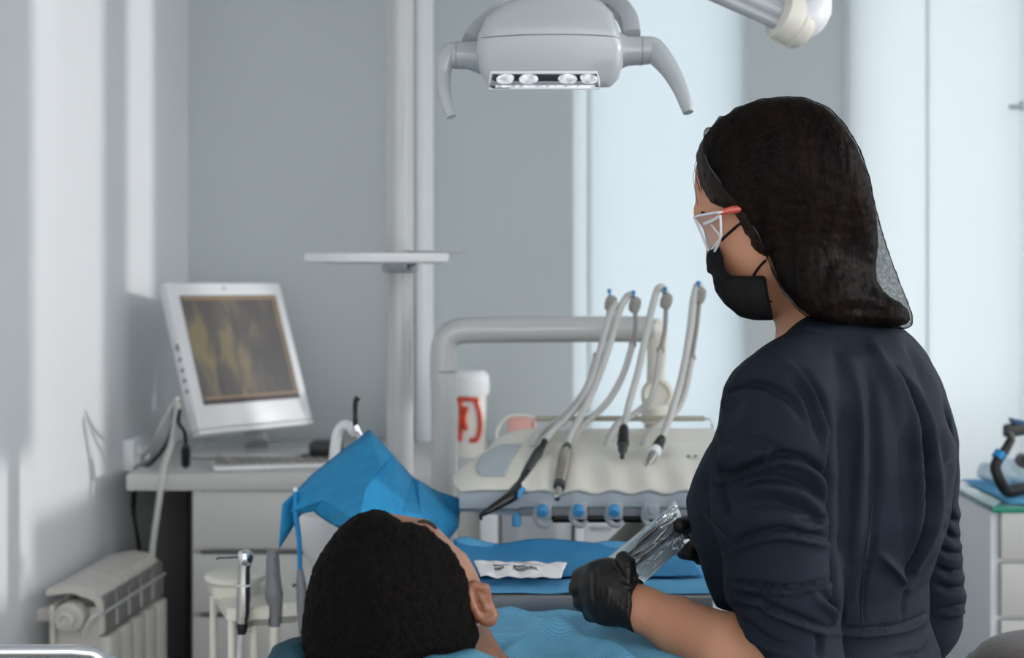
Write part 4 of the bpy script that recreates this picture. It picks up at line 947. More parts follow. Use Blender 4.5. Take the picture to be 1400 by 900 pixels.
# ================================================================== the woman
Yw = 1.75
R_ = V((.53, .85, 0)).normalized(); FW = V((-.85, .53, 0)).normalized()     # her right, her front
woman = thing('person', 'woman in a navy tunic, black hairnet, mask and gloves opening a pouch', 'person', (.39, 1.78, 0))
f = nrm((-.9, .38, -.27)); up = (V((0, 0, 1))-f*f.z).normalized(); s = f.cross(up)
hc = P(1056, 252, 1.745)
AX = (f, s, up)
def H(a, b_, c_): return hc+f*a+s*b_+up*c_
F = Field((.10, 1.44, .84), (.68, 2.06, 1.66), .004)
d = F.ell(hc, (.096, .075, .098), AX)
d = smin(d, F.ell(H(.028, 0, -.07), (.066, .059, .078), AX), .03)
d = smin(d, F.ell(H(.052, 0, -.128), (.028, .026, .024), AX), .03)
d = smin(d, F.cone(H(.084, 0, -.035), H(.096, 0, -.072), .006, .011), .012)
d = smin(d, F.cone(H(.083, -.03, -.012), H(.083, .03, -.012), .014, .014), .012)
for sg in (-1, 1): d = smin(d, F.ell(H(-.005, .076*sg, -.03), (.018, .008, .031), AX), .006)
d = smin(d, F.cone(H(-.03, 0, -.075), P(1132, 485, 1.76), .050, .056), .02)
d = smin(d, F.ell(P(1148, 590, 1.76), (.085, .085, .15)), .05)
LE = P(1078, 918, 1.585)
arm = F.chain([P(1060, 560, 1.63), LE, P(1000, 890, 1.628), P(925, 856, 1.683), P(880, 834, 1.705), P(856, 822, 1.718)], [.045, .040, .0405, .0325, .0262, .025], .01)
RH = P(990, 745, 1.935); RE = P(1268, 858, 1.955)
arm2 = F.chain([P(1240, 600, 1.88), P(1268, 690, 1.93), P(1272, 800, 1.955), RE, P(1180, 858, 1.985), P(1080, 810, 1.975), P(1000, 752, 1.94), RH], [.03, .028, .028, .028, .03, .03, .024, .02], .01)
d = smin(smin(d, arm, .03), arm2, .03)
v, q = F.mesh(d); v = relax(v, q, 1); SKB = bvh_of(v, q)
body = obj('body', to_mesh(v, q, 'body'), SKIN, woman)
# face details
for sg in (-1, 1):
    b = BM(); lathe(b, [(.012*math.cos(a_), .012*math.sin(a_)) for a_ in (-1.5, -1, -.5, 0, .5, 1, 1.5)], H(.071, .030*sg, -.034), f, 20); e = obj('eye', b, EYEW, woman)
    b = BM(); lathe(b, [(.0055, .0105), (.004, .0122), (.001, .0125)], H(.071, .030*sg, -.034), f, 16); obj('iris', b, EYED, e)
    b = BM(); tube(b, [H(.0925, .014*sg, -.016), H(.0895, .032*sg, -.010), H(.079, .05*sg, -.016)], [.003, .0036, .0015], 8); obj('eyebrow', b, BROW, woman)
b = BM(); p = hit(SKB, 1054, 412, .0); lathe(b, [(.0015, -.001), (.0016, .0005), (.0008, .001)], p, (0, -1, 0), 10); obj('mole', b, BROW, body)
del F
# ---- hair
hair_ol = [(952, 213), (956, 200), (966, 183), (984, 163), (1010, 148), (1040, 138), (1075, 134), (1100, 136), (1130, 149), (1153, 172), (1170, 200), (1183, 232), (1192, 268), (1198, 300), (1200, 335), (1197, 365), (1198, 385), (1212, 402), (1233, 414), (1243, 424), (1246, 437), (1241, 447), (1215, 447), (1190, 446), (1150, 443), (1122, 437), (1105, 430), (1090, 418), (1074, 398), (1060, 370), (1052, 350), (1046, 352), (1036, 348), (1026, 338), (1017, 318), (1009, 300), (1001, 287), (986, 284), (972, 277), (962, 262), (956, 242)]
F = Field((.20, 1.58, 1.33), (.52, 1.92, 1.66), .0034)
d = F.ell(H(-.014, 0, .006), (.122, .094, .116), AX)
d = smin(d, F.cone(P(1115, 290, 1.76), P(1135, 370, 1.765), .085, .072), .04)
d = smin(d, F.chain([P(1082, 320, 1.715), P(1098, 385, 1.70), P(1125, 408, 1.69), P(1215, 430, 1.72)], [.05, .045, .038, .02], .02), .03)
d = smin(d, F.cone(P(1110, 412, 1.755), P(1228, 431, 1.80), .030, .020), .03)
d = smin(d, F.cone(P(1110, 412, 1.755), P(1215, 431, 1.70), .030, .018), .03)
hd = smax(d, F.outline(hair_ol), .012)
hd = np.maximum(hd, -F.plane(P(1060, 438, 1.6), (0, 0, 1))-.02)
v, q = F.mesh(hd)
v = fuzz(v, q, .0016, 130, 2); HB = bvh_of(v, q)
px, py = proj(v); v = folds(v, q, [([(1140, 428), (1190, 424), (1238, 430)], 5, .003, 'v'), ([(1105, 425), (1150, 410), (1200, 408)], 6, .003, 'r'), ([(1120, 400), (1150, 330), (1170, 240)], 10, .003, 'v'), ([(1090, 150), (1130, 175), (1165, 230)], 8, .002, 'r')])
hair = obj('hair', to_mesh(v, q, 'hair'), HAIR, woman)
# ---- hairnet: a thin gauze bag around the hair
net_ol = [(962, 182), (966, 174), (972, 176), (984, 159), (992, 160), (1005, 148), (1040, 136), (1075, 132), (1102, 134), (1133, 147), (1157, 172), (1176, 205), (1188, 240), (1197, 285), (1208, 325), (1222, 366), (1238, 406), (1247, 430), (1247, 444), (1240, 449), (1190, 448), (1120, 440), (1102, 433), (1088, 421), (1071, 400), (1056, 370), (1043, 335), (1030, 310), (1003, 272), (980, 245), (966, 225), (961, 205)]
nd = smin(d-.004, F.cone(P(1150, 230, 1.76), P(1205, 432, 1.76), .05, .045), .03)
nd = smax(nd, F.outline(net_ol), .006)
nd = np.maximum(nd, hd-.03)if False else nd
v, q = F.mesh(nd); v = fuzz(v, q, .0016, 60, 3)
nf_ = []
for k in range(9): y0 = 175+k*13; nf_.append(([(968+k*5, y0+12), (1000+k*6, y0), (1040+k*5, y0-6), (1075+k*4, y0-2)], 2.6, .0016, 's'))
v = folds(v, q, nf_)
net = obj('hairnet', to_mesh(v, q, 'hairnet'), NET, woman, 'see-through black gauze hairnet'); NB = bvh_of(v, q)
b = BM(); pts = [hit(NB, x, y, .001) for x, y in [(964, 212), (970, 228), (983, 246), (1003, 273), (1018, 293), (1032, 313), (1041, 330), (1054, 366), (1072, 399), (1090, 421)]]
tube(b, [p for p in pts if p], .0011, 8); obj('elastic_edge', b, ELAST, net, 'thin grey elastic cord')
b = BM(); rnd = random.Random(5)
for k in range(11):
    y0 = 172+k*12; x0 = 972+k*4.5
    for seg_ in range(2):
        xs = x0+seg_*48+rnd.uniform(-4, 4); pts = [hit(NB, xs+j*11, y0-j*5-seg_*18+rnd.uniform(-2.5, 2.5), .0006) for j in range(5)]
        if all(pts): tube(b, pts, [.0002, .0004, .0005, .0004, .0002], 5)
obj('gathers', b, NETT, net)
b = BM(); rnd = random.Random(3)
for k in range(16):
    x0 = 1075+rnd.random()*60; y0 = 140+rnd.random()*20
    pts = [hit(HB, x0+j*rnd.uniform(9, 15), y0+j*rnd.uniform(14, 26), .0035) for j in range(4)]
    if all(pts): tube(b, pts, .00035, 4)
for k in range(10):
    x0 = 958+rnd.random()*10; y0 = 205+rnd.random()*20; tube(b, [P(x0, y0, 1.73), P(x0-6-rnd.random()*5, y0+16, 1.73), P(x0-4, y0+36+rnd.random()*20, 1.735)], .0003, 4)
obj('loose_strands', b, HAIR, hair)
del F
# ---- mask
F = Field((.20, 1.60, 1.33), (.42, 1.90, 1.49), .003)
m_ol = [(966, 347), (974, 336), (983, 337), (988, 352), (991, 370), (999, 377), (1030, 378), (1046, 377), (1050, 400), (1057, 438), (1030, 438), (1010, 432), (992, 416), (978, 398), (974, 376), (967, 372)]
md = F.ell(H(.040, 0, -.098), (.088, .073, .078), AX)
md = smin(md, F.cone(H(.095, 0, -.05), H(.10, 0, -.09), .022, .03), .03)
md = smin(md, F.cone(P(1010, 400, 1.70), P(1046, 405, 1.695), .035, .028), .02)
md = smax(md, F.outline(m_ol), .006)
v, q = F.mesh(md); v = relax(v, q, 1); v = fuzz(v, q, .001, 40)
v = folds(v, q, [([(972, 376), (985, 384), (1005, 379)], 5, .004, 's'), ([(1005, 379), (1014, 400), (1018, 430)], 5, .003, 's'), ([(980, 395), (1000, 420), (1020, 434)], 4, .002, 'v'), ([(1047, 380), (1054, 410), (1056, 436)], 3, .0015, 'v')])
MB = bvh_of(v, q)
mk = obj('face_mask', to_mesh(v, q, 'face_mask'), MASK, woman, 'black pleated face mask')
b = BM()
def strap(pts, bv=SKB): tube(b, [hit(bv, x, y, .0015) or P(x, y, 1.69) for x, y in pts], .0016, 8)
strap([(986, 329), (992, 323), (1001, 315), (1009, 308), (1016, 303)]); obj('ear_loop', b, MASK, mk)
b = BM(); strap([(1029, 379), (1034, 371), (1040, 363), (1047, 356)]); obj('ear_loop', b, MASK, mk)
b = BM(); tube(b, [H(.03, .066, -.06), H(.0, .076, -.04)], .0016, 8, smooth=False); obj('ear_loop', b, MASK, mk)
del F
# ---- goggles
b0 = thing_parent = bpy.data.objects.new('safety_glasses', None); COL.objects.link(b0); b0.parent = woman; b0.matrix_parent_inverse = Matrix.Translation(-V(woman.location)); b0['label'] = 'clear safety glasses with red temples'
def mir(p): d_ = (V(p)-hc).dot(s); return V(p)-s*2*d_
def lensrow(x, y, Y): return P(x, y, Y)
top = [(949, 297, 1.752), (955, 295, 1.732), (965, 293, 1.712), (976, 291, 1.694), (985, 290, 1.684)]
bot = [(966, 338, 1.752), (970, 343, 1.738), (975, 347, 1.722), (982, 334, 1.700), (986, 322, 1.687)]
for mm in (lambda p: p, mir):
    b = BM(); A_ = catmull([mm(P(*p)) for p in top], 4); B_ = catmull([mm(P(*p)) for p in bot], 4)
    grid(b, lambda u, w: A_[round(u*16)].lerp(B_[round(u*16)], w), 16, 8); o = obj('lens', b, CLEAR, b0)
    b = BM(); loop = A_+B_[::-1]; tube(b, loop+[loop[0]], .0015, 8, smooth=False)
    tube(b, [mm(P(*p)) for p in [(970, 303, 1.735), (976, 312, 1.72), (985, 324, 1.69), (978, 335, 1.71), (971, 344, 1.73)]], .0014, 8)
    tube(b, [mm(P(*p)) for p in [(963, 306, 1.74), (975, 301, 1.71), (984, 296, 1.687)]], .0022, 8); obj('lens_rim', b, CLEARR, o)
    b = BM(); hp = hit(SKB, 1007, 286, .006); tube(b, [mm(P(982, 291.5, 1.684)), mm(P(990, 289.5, 1.682)), mm(P(994, 288.5, 1.681))], [.004, .0042, .004], 10, flat=.6); tp_ = obj('temple', b, CLEARR, b0)
    b = BM(); tube(b, [mm(P(982, 291.8, 1.6835)), mm(P(994, 288.6, 1.6805)), mm(P(1008, 286, 1.679)), mm(P(1040, 284, 1.678))], [.0022, .0042, .0046, .0035], 10, flat=1.); obj('temple_sleeve', b, REDT, tp_, 'red temple sleeve')
# ---- tunic
F = Field((.16, 1.42, .78), (.70, 2.12, 1.43), .0036)
tor = [(400, 1125, .066, .056), (430, 1128, .075, .064), (455, 1142, .095, .074), (480, 1152, .135, .085), (530, 1152, .165, .104), (580, 1146, .170, .125), (620, 1138, .172, .152), (690, 1120, .168, .160), (740, 1116, .158, .150), (790, 1115, .142, .134), (850, 1128, .135, .124), (900, 1138, .150, .130), (1000, 1145, .185, .150), (1100, 1150, .195, .155)]
zs = np.array([zat(y, Yw) for y, *_ in tor][::-1]); cxs = np.array([(c-700)/FPX*Yw for _, c, *_ in tor][::-1])
aa = np.array([a for *_, a, _ in tor][::-1]); bb = np.array([b_ for *_, b_ in tor][::-1])
def ip(y): return np.interp(F.Z, zs, y).astype(np.float32)
cx_, ca, cb = ip(cxs), ip(aa), ip(bb)
dx, dy = F.X-cx_, F.Y-(Yw+.015)
u_, w_ = dx*R_.x+dy*R_.y, dx*FW.x+dy*FW.y
e_ = (np.abs(u_/ca)**2.4+np.abs(w_/cb)**2.4)**(1/2.4)
d = (e_-1)*np.minimum(ca, cb)*.9
d = smax(d, F.plane((0, 0, zat(1080, Yw)), (0, 0, -1)), .01)
sl = F.chain([P(1066, 548, 1.632), P(1058, 620, 1.612), P(1058, 700, 1.60), P(1072, 800, 1.592), P(1078, 905, 1.588)], [.074, .070, .066, .061, .058], .02)
sl = smin(sl, F.cone(P(1078, 905, 1.588), P(1048, 905, 1.60), .057, .052), .02)
sr = F.chain([P(1256, 545, 1.9), P(1272, 680, 1.93), P(1278, 800, 1.955), RE], [.058, .05, .047, .045], .02)
sr = smin(sr, F.cone(RE, P(1190, 860, 1.985), .046, .046), .02)
d = smin(d, F.chain([P(1170, 486, 1.77), P(1215, 500, 1.84), P(1252, 532, 1.895)], [.055, .055, .055], .02), .04); d = smin(d, F.chain([P(1120, 490, 1.73), P(1090, 512, 1.68), P(1068, 540, 1.64)], [.05, .055, .06], .02), .03)
d = smin(d, sl, .012); d = smin(d, sr, .03)
t_ol = [(1073, 458), (1084, 446), (1101, 432), (1125, 422), (1150, 420), (1190, 424), (1222, 436), (1248, 460), (1268, 486), (1288, 525), (1303, 567), (1313, 605), (1313, 640), (1310, 670), (1309, 688), (1314, 704), (1310, 717), (1315, 731), (1312, 738), (1318, 747), (1315, 756), (1318, 764), (1316, 776), (1320, 790), (1317, 801), (1324, 815), (1320, 842), (1320, 857), (1311, 879), (1293, 900), (1296, 930), (1310, 1000), (1330, 1200), (960, 1200), (985, 1000), (1000, 930), (1054, 906), (1042, 893), (1026, 876), (1010, 856), (1000, 836), (977, 832), (961, 792), (946, 745), (937, 700), (937, 680), (946, 656), (960, 628), (974, 598), (981, 580), (983, 558), (989, 530), (1002, 508), (1018, 492), (1042, 475)]
d = smax(d, F.outline(t_ol), .016)
v, q = F.mesh(d); v = relax(v, q, 2)
FO = [
 # centre-back pleat
 ([(1226, 505), (1236, 530), (1249, 570), (1256, 610), (1259, 660), (1258, 710), (1250, 760), (1240, 800)], 4.4, .017, 'v'),
 ([(1215, 500), (1228, 535), (1241, 575), (1248, 620), (1251, 670), (1250, 720), (1243, 765)], 6, .007, 'r'),
 ([(1232, 512), (1250, 545), (1264, 590), (1270, 640), (1273, 690), (1266, 735), (1252, 780)], 6, .008, 'r'),
 ([(1240, 800), (1236, 825), (1234, 850)], 4, .003, 'v'),
 ([(1190, 470), (1205, 500), (1222, 540), (1236, 590)], 9, .005, 'r'),
 ([(1182, 500), (1192, 545), (1196, 600), (1195, 660), (1190, 720)], 9, .004, 'v'),
 ([(1160, 490), (1172, 540), (1178, 600), (1175, 680), (1168, 760)], 10, .004, 'r'),
 ([(1240, 470), (1258, 505), (1275, 545), (1288, 590), (1298, 640)], 6, .005, 'v'),
 ([(1255, 480), (1275, 520), (1292, 565), (1303, 610)], 6, .004, 'r'),
 ([(1285, 560), (1296, 600), (1300, 640), (1298, 690), (1280, 740)], 6, .005, 'v'),
 ([(1262, 780), (1280, 745), (1296, 700)], 6, .004, 'r'),
 ([(1196, 700), (1192, 760), (1180, 800), (1178, 850)], 3.5, .003, 'v'),
 ([(1205, 760), (1225, 780), (1243, 805)], 6, .004, 'r'),
 # princess seam and waist band
 ([(1140, 480), (1150, 520), (1154, 570), (1150, 640)], 8, .004, 'v'),
 ([(1128, 858), (1180, 861), (1235, 855), (1268, 838)], 3, .0035, 'v'),
 ([(1128, 864), (1180, 868), (1236, 862), (1270, 846)], 4, .003, 'r'),
 ([(1220, 900), (1260, 893), (1274, 876)], 3, .003, 'v'),
 ([(1080, 452), (1110, 452), (1140, 460), (1165, 480)], 2.5, .0012, 'v'),
 # armhole: sleeve against the back
 ([(1075, 492), (1100, 510), (1122, 545), (1136, 590), (1138, 640)], 6, .006, 'v'),
 ([(1062, 488), (1092, 506), (1114, 540), (1127, 580), (1131, 630)], 7, .005, 'r'),
 ([(1132, 600), (1137, 660), (1141, 720), (1144, 800), (1146, 850)], 5, .008, 'v'),
 ([(1085, 520), (1105, 540), (1118, 570), (1122, 600)], 8, .005, 'v'),
 # upper sleeve
 ([(985, 560), (996, 543), (1020, 530), (1048, 530)], 7, .006, 's'),
 ([(1010, 535), (1045, 530), (1080, 545), (1108, 580)], 9, .005, 'v'),
 ([(982, 600), (1000, 575), (1018, 548)], 7, .004, 'r'),
 ([(975, 655), (1000, 652), (1030, 640), (1060, 628), (1090, 626)], 6, .008, 's'),
 ([(1060, 628), (1095, 632), (1120, 650), (1133, 680)], 7, .006, 's'),
 ([(980, 640), (990, 625), (1000, 605)], 5, .004, 'r'),
 ([(978, 662), (984, 680), (992, 705)], 6, .006, 'v'),
 ([(1000, 600), (1040, 605), (1080, 625)], 9, .003, 'v'),
 ([(1015, 664), (1055, 660), (1100, 672), (1132, 702)], 9, .005, 's'),
 # lower sleeve
 ([(998, 752), (1030, 735), (1068, 728), (1105, 735), (1135, 742)], 6, .006, 's'),
 ([(1090, 715), (1110, 720), (1133, 712)], 5, .005, 's'),
 ([(1010, 690), (1060, 688), (1110, 705), (1134, 720)], 9, .004, 'v'),
 ([(1000, 798), (1040, 803), (1090, 806), (1140, 796)], 4, .006, 's'),
 ([(1003, 818), (1030, 822), (1060, 836), (1100, 852), (1130, 864)], 5, .006, 's'),
 ([(1000, 826), (1035, 832), (1055, 828)], 4, .005, 'v'),
 ([(1120, 815), (1140, 832), (1147, 850)], 6, .005, 's'),
 ([(1003, 842), (1020, 860), (1050, 880), (1080, 890)], 6, .004, 's'),
 ([(1115, 866), (1122, 880), (1118, 898)], 4, .004, 'v'),
 # bust and front seam
 ([(950, 690), (965, 708), (985, 728), (996, 740)], 2.5, .002, 'v'),
 ([(975, 600), (968, 640), (960, 690)], 8, .004, 'v'),
 # right sleeve gathers
 ([(1300, 700), (1306, 712), (1316, 716)], 4, .005, 'v'), ([(1290, 722), (1304, 736), (1318, 738)], 4, .005, 'v'), ([(1285, 748), (1300, 758), (1320, 757)], 4, .005, 'v'),
 ([(1280, 775), (1300, 784), (1320, 778)], 4, .005, 'v'), ([(1280, 800), (1300, 806), (1322, 802)], 5, .005, 'v'), ([(1284, 838), (1304, 836), (1322, 828)], 5, .004, 's'),
]
FO = [(a_, w_*.85, h_, k_) for a_, w_, h_, k_ in FO]
v = folds(v, q, FO, 2.1); v = fuzz(v, q, .0022, 16, 2)
tunic = obj('tunic', to_mesh(v, q, 'tunic'), NAVY, woman, 'dark navy tunic with gathered sleeves', smooth=0); TB = bvh_of(v, q)
def seam(pts, r=.0006):
    b = BM()
    pp = [hit(TB, x, y, .0004) for x, y in pts]; pp = [p for p in pp if p is not None]
    if len(pp) > 1: tube(b, pp, r, 6); obj('seam', b, THREAD, tunic)
THREAD = mat('navy_thread', (24, 30, 42), .8)
seam([(1193, 690), (1188, 730), (1182, 770), (1180, 800), (1178, 856)]); seam([(955, 694), (975, 716), (992, 735)])
del F, dx, dy, u_, w_, e_, cx_, ca, cb
# ---- trousers and shoes (below the picture)
F = Field((.14, 1.5, .02), (.66, 2.06, .92), .012)
hip = P(1140, 0, Yw); cxh = hip.x
d = F.ell((cxh, Yw+.01, .83), (.17, .15, .12))
for sg in (-1, 1):
    hp_ = V((cxh, Yw+.01, .82))+R_*.085*sg
    d = smin(d, F.chain([hp_, V((hp_.x, hp_.y, .46))+FW*.01, V((hp_.x, hp_.y, .07))], [.098, .07, .06], .03), .03)
v, q = F.mesh(d); v = relax(v, q, 1); obj('trousers', to_mesh(v, q, 'trousers'), NAVYT, woman, smooth=0)
for sg in (-1, 1):
    fp = V((cxh, Yw+.01, .045))+R_*.085*sg
    F = Field(fp-V((.2, .2, .046)), fp+V((.2, .2, .1)), .007)
    d = F.chain([fp-FW*.04, fp+FW*.07, fp+FW*.15-V((0, 0, .008))], [.045, .044, .036], .02); v, q = F.mesh(smax(d, F.plane((0, 0, .002), (0, 0, -1)), .004)); obj('shoe', to_mesh(v, q, 'shoe'), PLASW, woman)
# ---- gloves
F = Field((.05, 1.64, .96), (.20, 1.84, 1.12), .0026)
pm = F.ell(P(838, 808, 1.725), (.031, .024, .037)); pm = smin(pm, F.cone(P(822, 795, 1.735), P(824, 828, 1.732), .026, .022), .015)
pm = smin(pm, F.cone(P(842, 812, 1.722), P(880, 834, 1.703), .031, .0295), .018)
fg = None
for (kx, ky), (mx, my), (tx, ty), r in (((812, 785), (794, 789), (818, 788), .0108), ((811, 800), (790, 804), (818, 802), .011), ((813, 817), (795, 823), (822, 816), .0105), ((820, 831), (808, 840), (830, 830), .0092)):
    g = F.chain([P(kx+8, ky, 1.728), P(kx, ky, 1.726), P(mx, my, 1.742), P(mx+6, my, 1.768), P(tx, ty, 1.782), P(tx+10, ty-2, 1.772)], [r*1.1, r*1.1, r, r*.93, r*.87, r*.8], .004)
    fg = g if fg is None else smin(fg, g, .004)
d = smin(pm, fg, .006)
th_ = F.chain([P(850, 808, 1.708), P(862, 790, 1.700), P(859, 776, 1.704), P(852, 765, 1.712)], [.014, .0115, .0108, .0102], .006)
d = smin(d, th_, .003)
wd = nrm(P(925, 856, 1.683)-P(880, 834, 1.705)); d = smax(d, F.plane(P(872, 833, 1.706), wd+V((.25, 0, .35))), .002)
v, q = F.mesh(d); v = relax(v, q, 1)
gl = [([(813, 776), (810, 800), (812, 825), (820, 848)], 4, .005, 'v'), ([(838, 772), (846, 780), (852, 794)], 3, .003, 'v')]
for k in range(7): gl.append(([(826+k*6, 782+k*3), (834+k*5, 806+k*4), (832+k*7, 832+k*3)], 2.5, .0016, 's'))
gl += [([(866, 800), (860, 818), (866, 842), (876, 862)], 3, .002, 'r'), ([(846, 790), (856, 794), (870, 800)], 3, .0018, 's'), ([(848, 800), (858, 806), (866, 812)], 3, .0015, 's'), ([(842, 768), (852, 772), (862, 772)], 2, .001, 'v')]
v = folds(v, q, gl); v = fuzz(v, q, .0006, 90)
obj('left_glove', to_mesh(v, q, 'glove'), GLOVE, woman, 'black glove gripping the lower end of the pouch', smooth=0)
F = Field((.19, 1.82, .98), (.34, 2.02, 1.14), .003)
d = smin(F.ell(P(972, 732, 1.925), (.034, .022, .036)), F.cone(P(972, 734, 1.925), P(1002, 753, 1.94), .030, .029), .015)
for pts, r in (([(962, 718, 1.895), (946, 717, 1.868), (931, 718.5, 1.852)], .0118), ([(962, 728, 1.935), (946, 738, 1.93), (934, 756, 1.91)], .0105), ([(966, 738, 1.935), (955, 748, 1.925), (944, 758, 1.905)], .0102), ([(972, 746, 1.935), (964, 757, 1.925), (956, 764, 1.91)], .0096), ([(978, 752, 1.935), (974, 762, 1.925), (968, 768, 1.91)], .0085)):
    d = smin(d, F.chain([P(*p) for p in pts], [r*1.1, r, r*.9], .004), .004)
v, q = F.mesh(d); v = relax(v, q, 1); v = fuzz(v, q, .0006, 90)
obj('right_glove', to_mesh(v, q, 'glove'), GLOVE, woman, 'black glove pinching the upper end of the pouch', smooth=0)

# ---- pouch held between the gloves and the instruments in it
K = [V(P(830, 762, 1.75)), V(P(924, 687, 1.905)), V(P(944, 738, 1.86)), V(P(881, 794, 1.705))]
K2 = [P(832, 764, 1.722), P(915, 700, 1.85), P(925, 688, 1.87), P(944, 698, 1.885)]
def sheet(u, w):
    a_ = K[0].lerp(K[1], u); c_ = K[3].lerp(K[2], u); p = a_.lerp(c_, w)
    p = p+(a_-c_)*(.12*max(0, u-.85)/.15*(1-w)-.0*u); return p
pn = (K[1]-K[0]).cross(K[3]-K[0]).normalized()
if pn.y > 0: pn = -pn
t = thing('sterilisation_pouch', 'clear-fronted pale blue sterilisation pouch pulled open between two black gloves', 'pouch', K[3])
def back(u, w): return sheet(u, w)-pn*.002+pn*.003*noise.noise(V((u*5, w*4, 2)))
def front(u, w):
    e = min(1, 6*min(w, 1-w))*min(1, 8*min(u, 1-u)); return sheet(u, w)+pn*(.0005+e*(.006+.010*noise.noise(V((u*1.6+w*2, w*7, 7)))+.0045*noise.noise(V((u*3-w*5, w*15, 1)))))
b = BM(); grid(b, back, 30, 14); solid(obj('paper_back', b, POUCHB, t, 'pale blue paper back'), .0006, 1)
b = BM(); grid(b, front, 60, 36); obj('film_front', b, FILM, t, 'glossy crinkled clear film', smooth=25)
b = BM()
for k in range(2): tube(b, [back(.93+.012*math.sin(a_*.9+k)*.5+.02*k, .10+.05*k+.02*math.cos(a_))+pn*.0012 for a_ in range(5)], .0006, 5)
for k in range(4): tube(b, [back(.03+.01*k, .75+.05*k)+pn*.001, back(.045+.01*k, .76+.05*k)+pn*.001], .0005, 5, smooth=False)
obj('small_print', b, INKD, t)
def instr(w0, w1, u0, u1, label, hook):
    a_, c_ = sheet(u0, w0)+pn*.0032, sheet(u1, w1)+pn*.0032
    r = thing('dental_instrument', label, 'instrument', a_)
    b = BM(); d_ = c_-a_; L_ = d_.length
    lathe(b, [(.0012, 0), (.0028, .004), (.0032, L_*.1), (.0026, L_*.35), (.0032, L_*.6), (.0018, L_*.68), (.0014, L_*.74)], a_, d_, 14); obj('shaft', b, STEEL, r)
    b = BM(); e = (K[0]-K[3]).normalized(); p = a_+d_*.74
    tube(b, [p, p+d_*.14, p+d_*.22+e*.004*hook, p+d_*.25+e*.009*hook], [.0014, .0011, .0009, .0006], 8); obj('tip', b, STEEL, r)
instr(.30, .24, .10, .90, 'thin steel instrument on the upper side inside the clear pouch', 1)
instr(.62, .40, .06, .92, 'darker steel instrument along the middle of the clear pouch', -1)
instr(.42, .66, .16, .84, 'short steel instrument crossing the lower part of the clear pouch', 1)

# ================================================================== the reclining person
hc2 = P(535, 812, 1.5); hcs = P(556, 815, 1.5)
c_ = nrm((-.12, -.74, .66)); n_ = V((.36, .60, .70)); n_ = (n_-c_*n_.dot(c_)).normalized(); s_ = n_.cross(c_)
if s_.x < 0: s_ = -s_
AX2 = (n_, s_, c_)
def H2(a, b_, k): return hc2+n_*a+s_*b_+c_*k
def HS(a, b_, k): return hcs+n_*a+s_*b_+c_*k
pat = thing('person', 'dark-haired person lying back with head towards the camera, face up', 'person', (.1, 2.1, .62))
F = Field((-.26, 1.36, .90), (.16, 1.86, 1.26), .0034)
sk = smin(F.ell(hcs, (.088, .080, .09), AX2), F.ell(hc2, (.085, .07, .09), AX2), .03) if True else F.ell(hc2, (.092, .077, .095), AX2)
sk = smin(sk, F.ell(HS(.028, 0, -.07), (.068, .060, .082), AX2), .03)
sk = smin(sk, F.ell(H2(.055, 0, -.13), (.03, .028, .026), AX2), .03)
sk = smin(sk, F.cone(H2(.082, -.03, -.012), H2(.082, .03, -.012), .013, .013), .015)
sk = smin(sk, F.cone(H2(.088, 0, -.04), H2(.112, 0, -.08), .007, .014), .012)
NKB = P(735, 935, 1.72)
sk = smin(sk, F.cone(H2(-.025, 0, -.07), NKB, .052, .058), .025)
sk = smin(sk, F.cone(NKB, NKB+V((.03, .12, -.09)), .055, .07), .04)
s_ol = [(380, 1100), (380, 800), (480, 690), (536, 702), (562, 707), (585, 710), (602, 725), (621, 745), (638, 758), (651, 778), (663, 800), (668, 822), (667, 848), (672, 866), (688, 892), (720, 920), (820, 960), (1000, 1100)]
sk = smax(sk, F.outline(s_ol), .012)
v, q = F.mesh(sk); v = relax(v, q, 1); PB = bvh_of(v, q)
pbody = obj('body', to_mesh(v, q, 'body'), SKIND, pat)
# ear on its right side, seen from behind: built from rim, bowl and lobe
e0 = hit(PB, 641, 806, 0) or P(641, 806, 1.5)
Ye = e0.y
F = Field(P(630, 862, Ye)-V((0, .05, 0)), P(684, 790, Ye)+V((0, .05, 0)), .0016)
rim = [P(642, 802, Ye-.002), P(648, 799, Ye-.002), P(655, 806, Ye), P(662, 820, Ye+.002), P(671, 831, Ye+.003), P(675, 840, Ye+.002), P(671, 849, Ye), P(662, 849, Ye-.002), P(654, 842, Ye-.004), P(647, 830, Ye-.006), P(642, 814, Ye-.005)]
ear = F.chain(rim+[rim[0]], [.0036]*len(rim)+[.0036], .004)
ear = smin(ear, F.ell(P(655, 826, Ye+.002), (.012, .004, .018), (nrm((1, .3, 0)), nrm((0, 1, .2)), nrm((-.5, 0, .85)))), .006)
ear = smin(ear, F.cone(P(643, 812, Ye+.006), P(650, 836, Ye+.008), .007, .007), .008)
ear = smin(ear, F.ell(P(668, 845, Ye), (.007, .0055, .008)), .006)
ear = smax(ear, -F.cone(P(654, 814, Ye-.007), P(666, 838, Ye-.005), .0046, .0036), .003)
ear = smin(ear, F.chain([P(651, 808, Ye-.002), P(658, 818, Ye-.003), P(664, 832, Ye-.003), P(666, 843, Ye-.002)], [.0022, .0026, .0026, .002], .003), .003)
v, q = F.mesh(ear); v = relax(v, q, 1); obj('right_ear', to_mesh(v, q, 'ear'), SKINE, pbody)
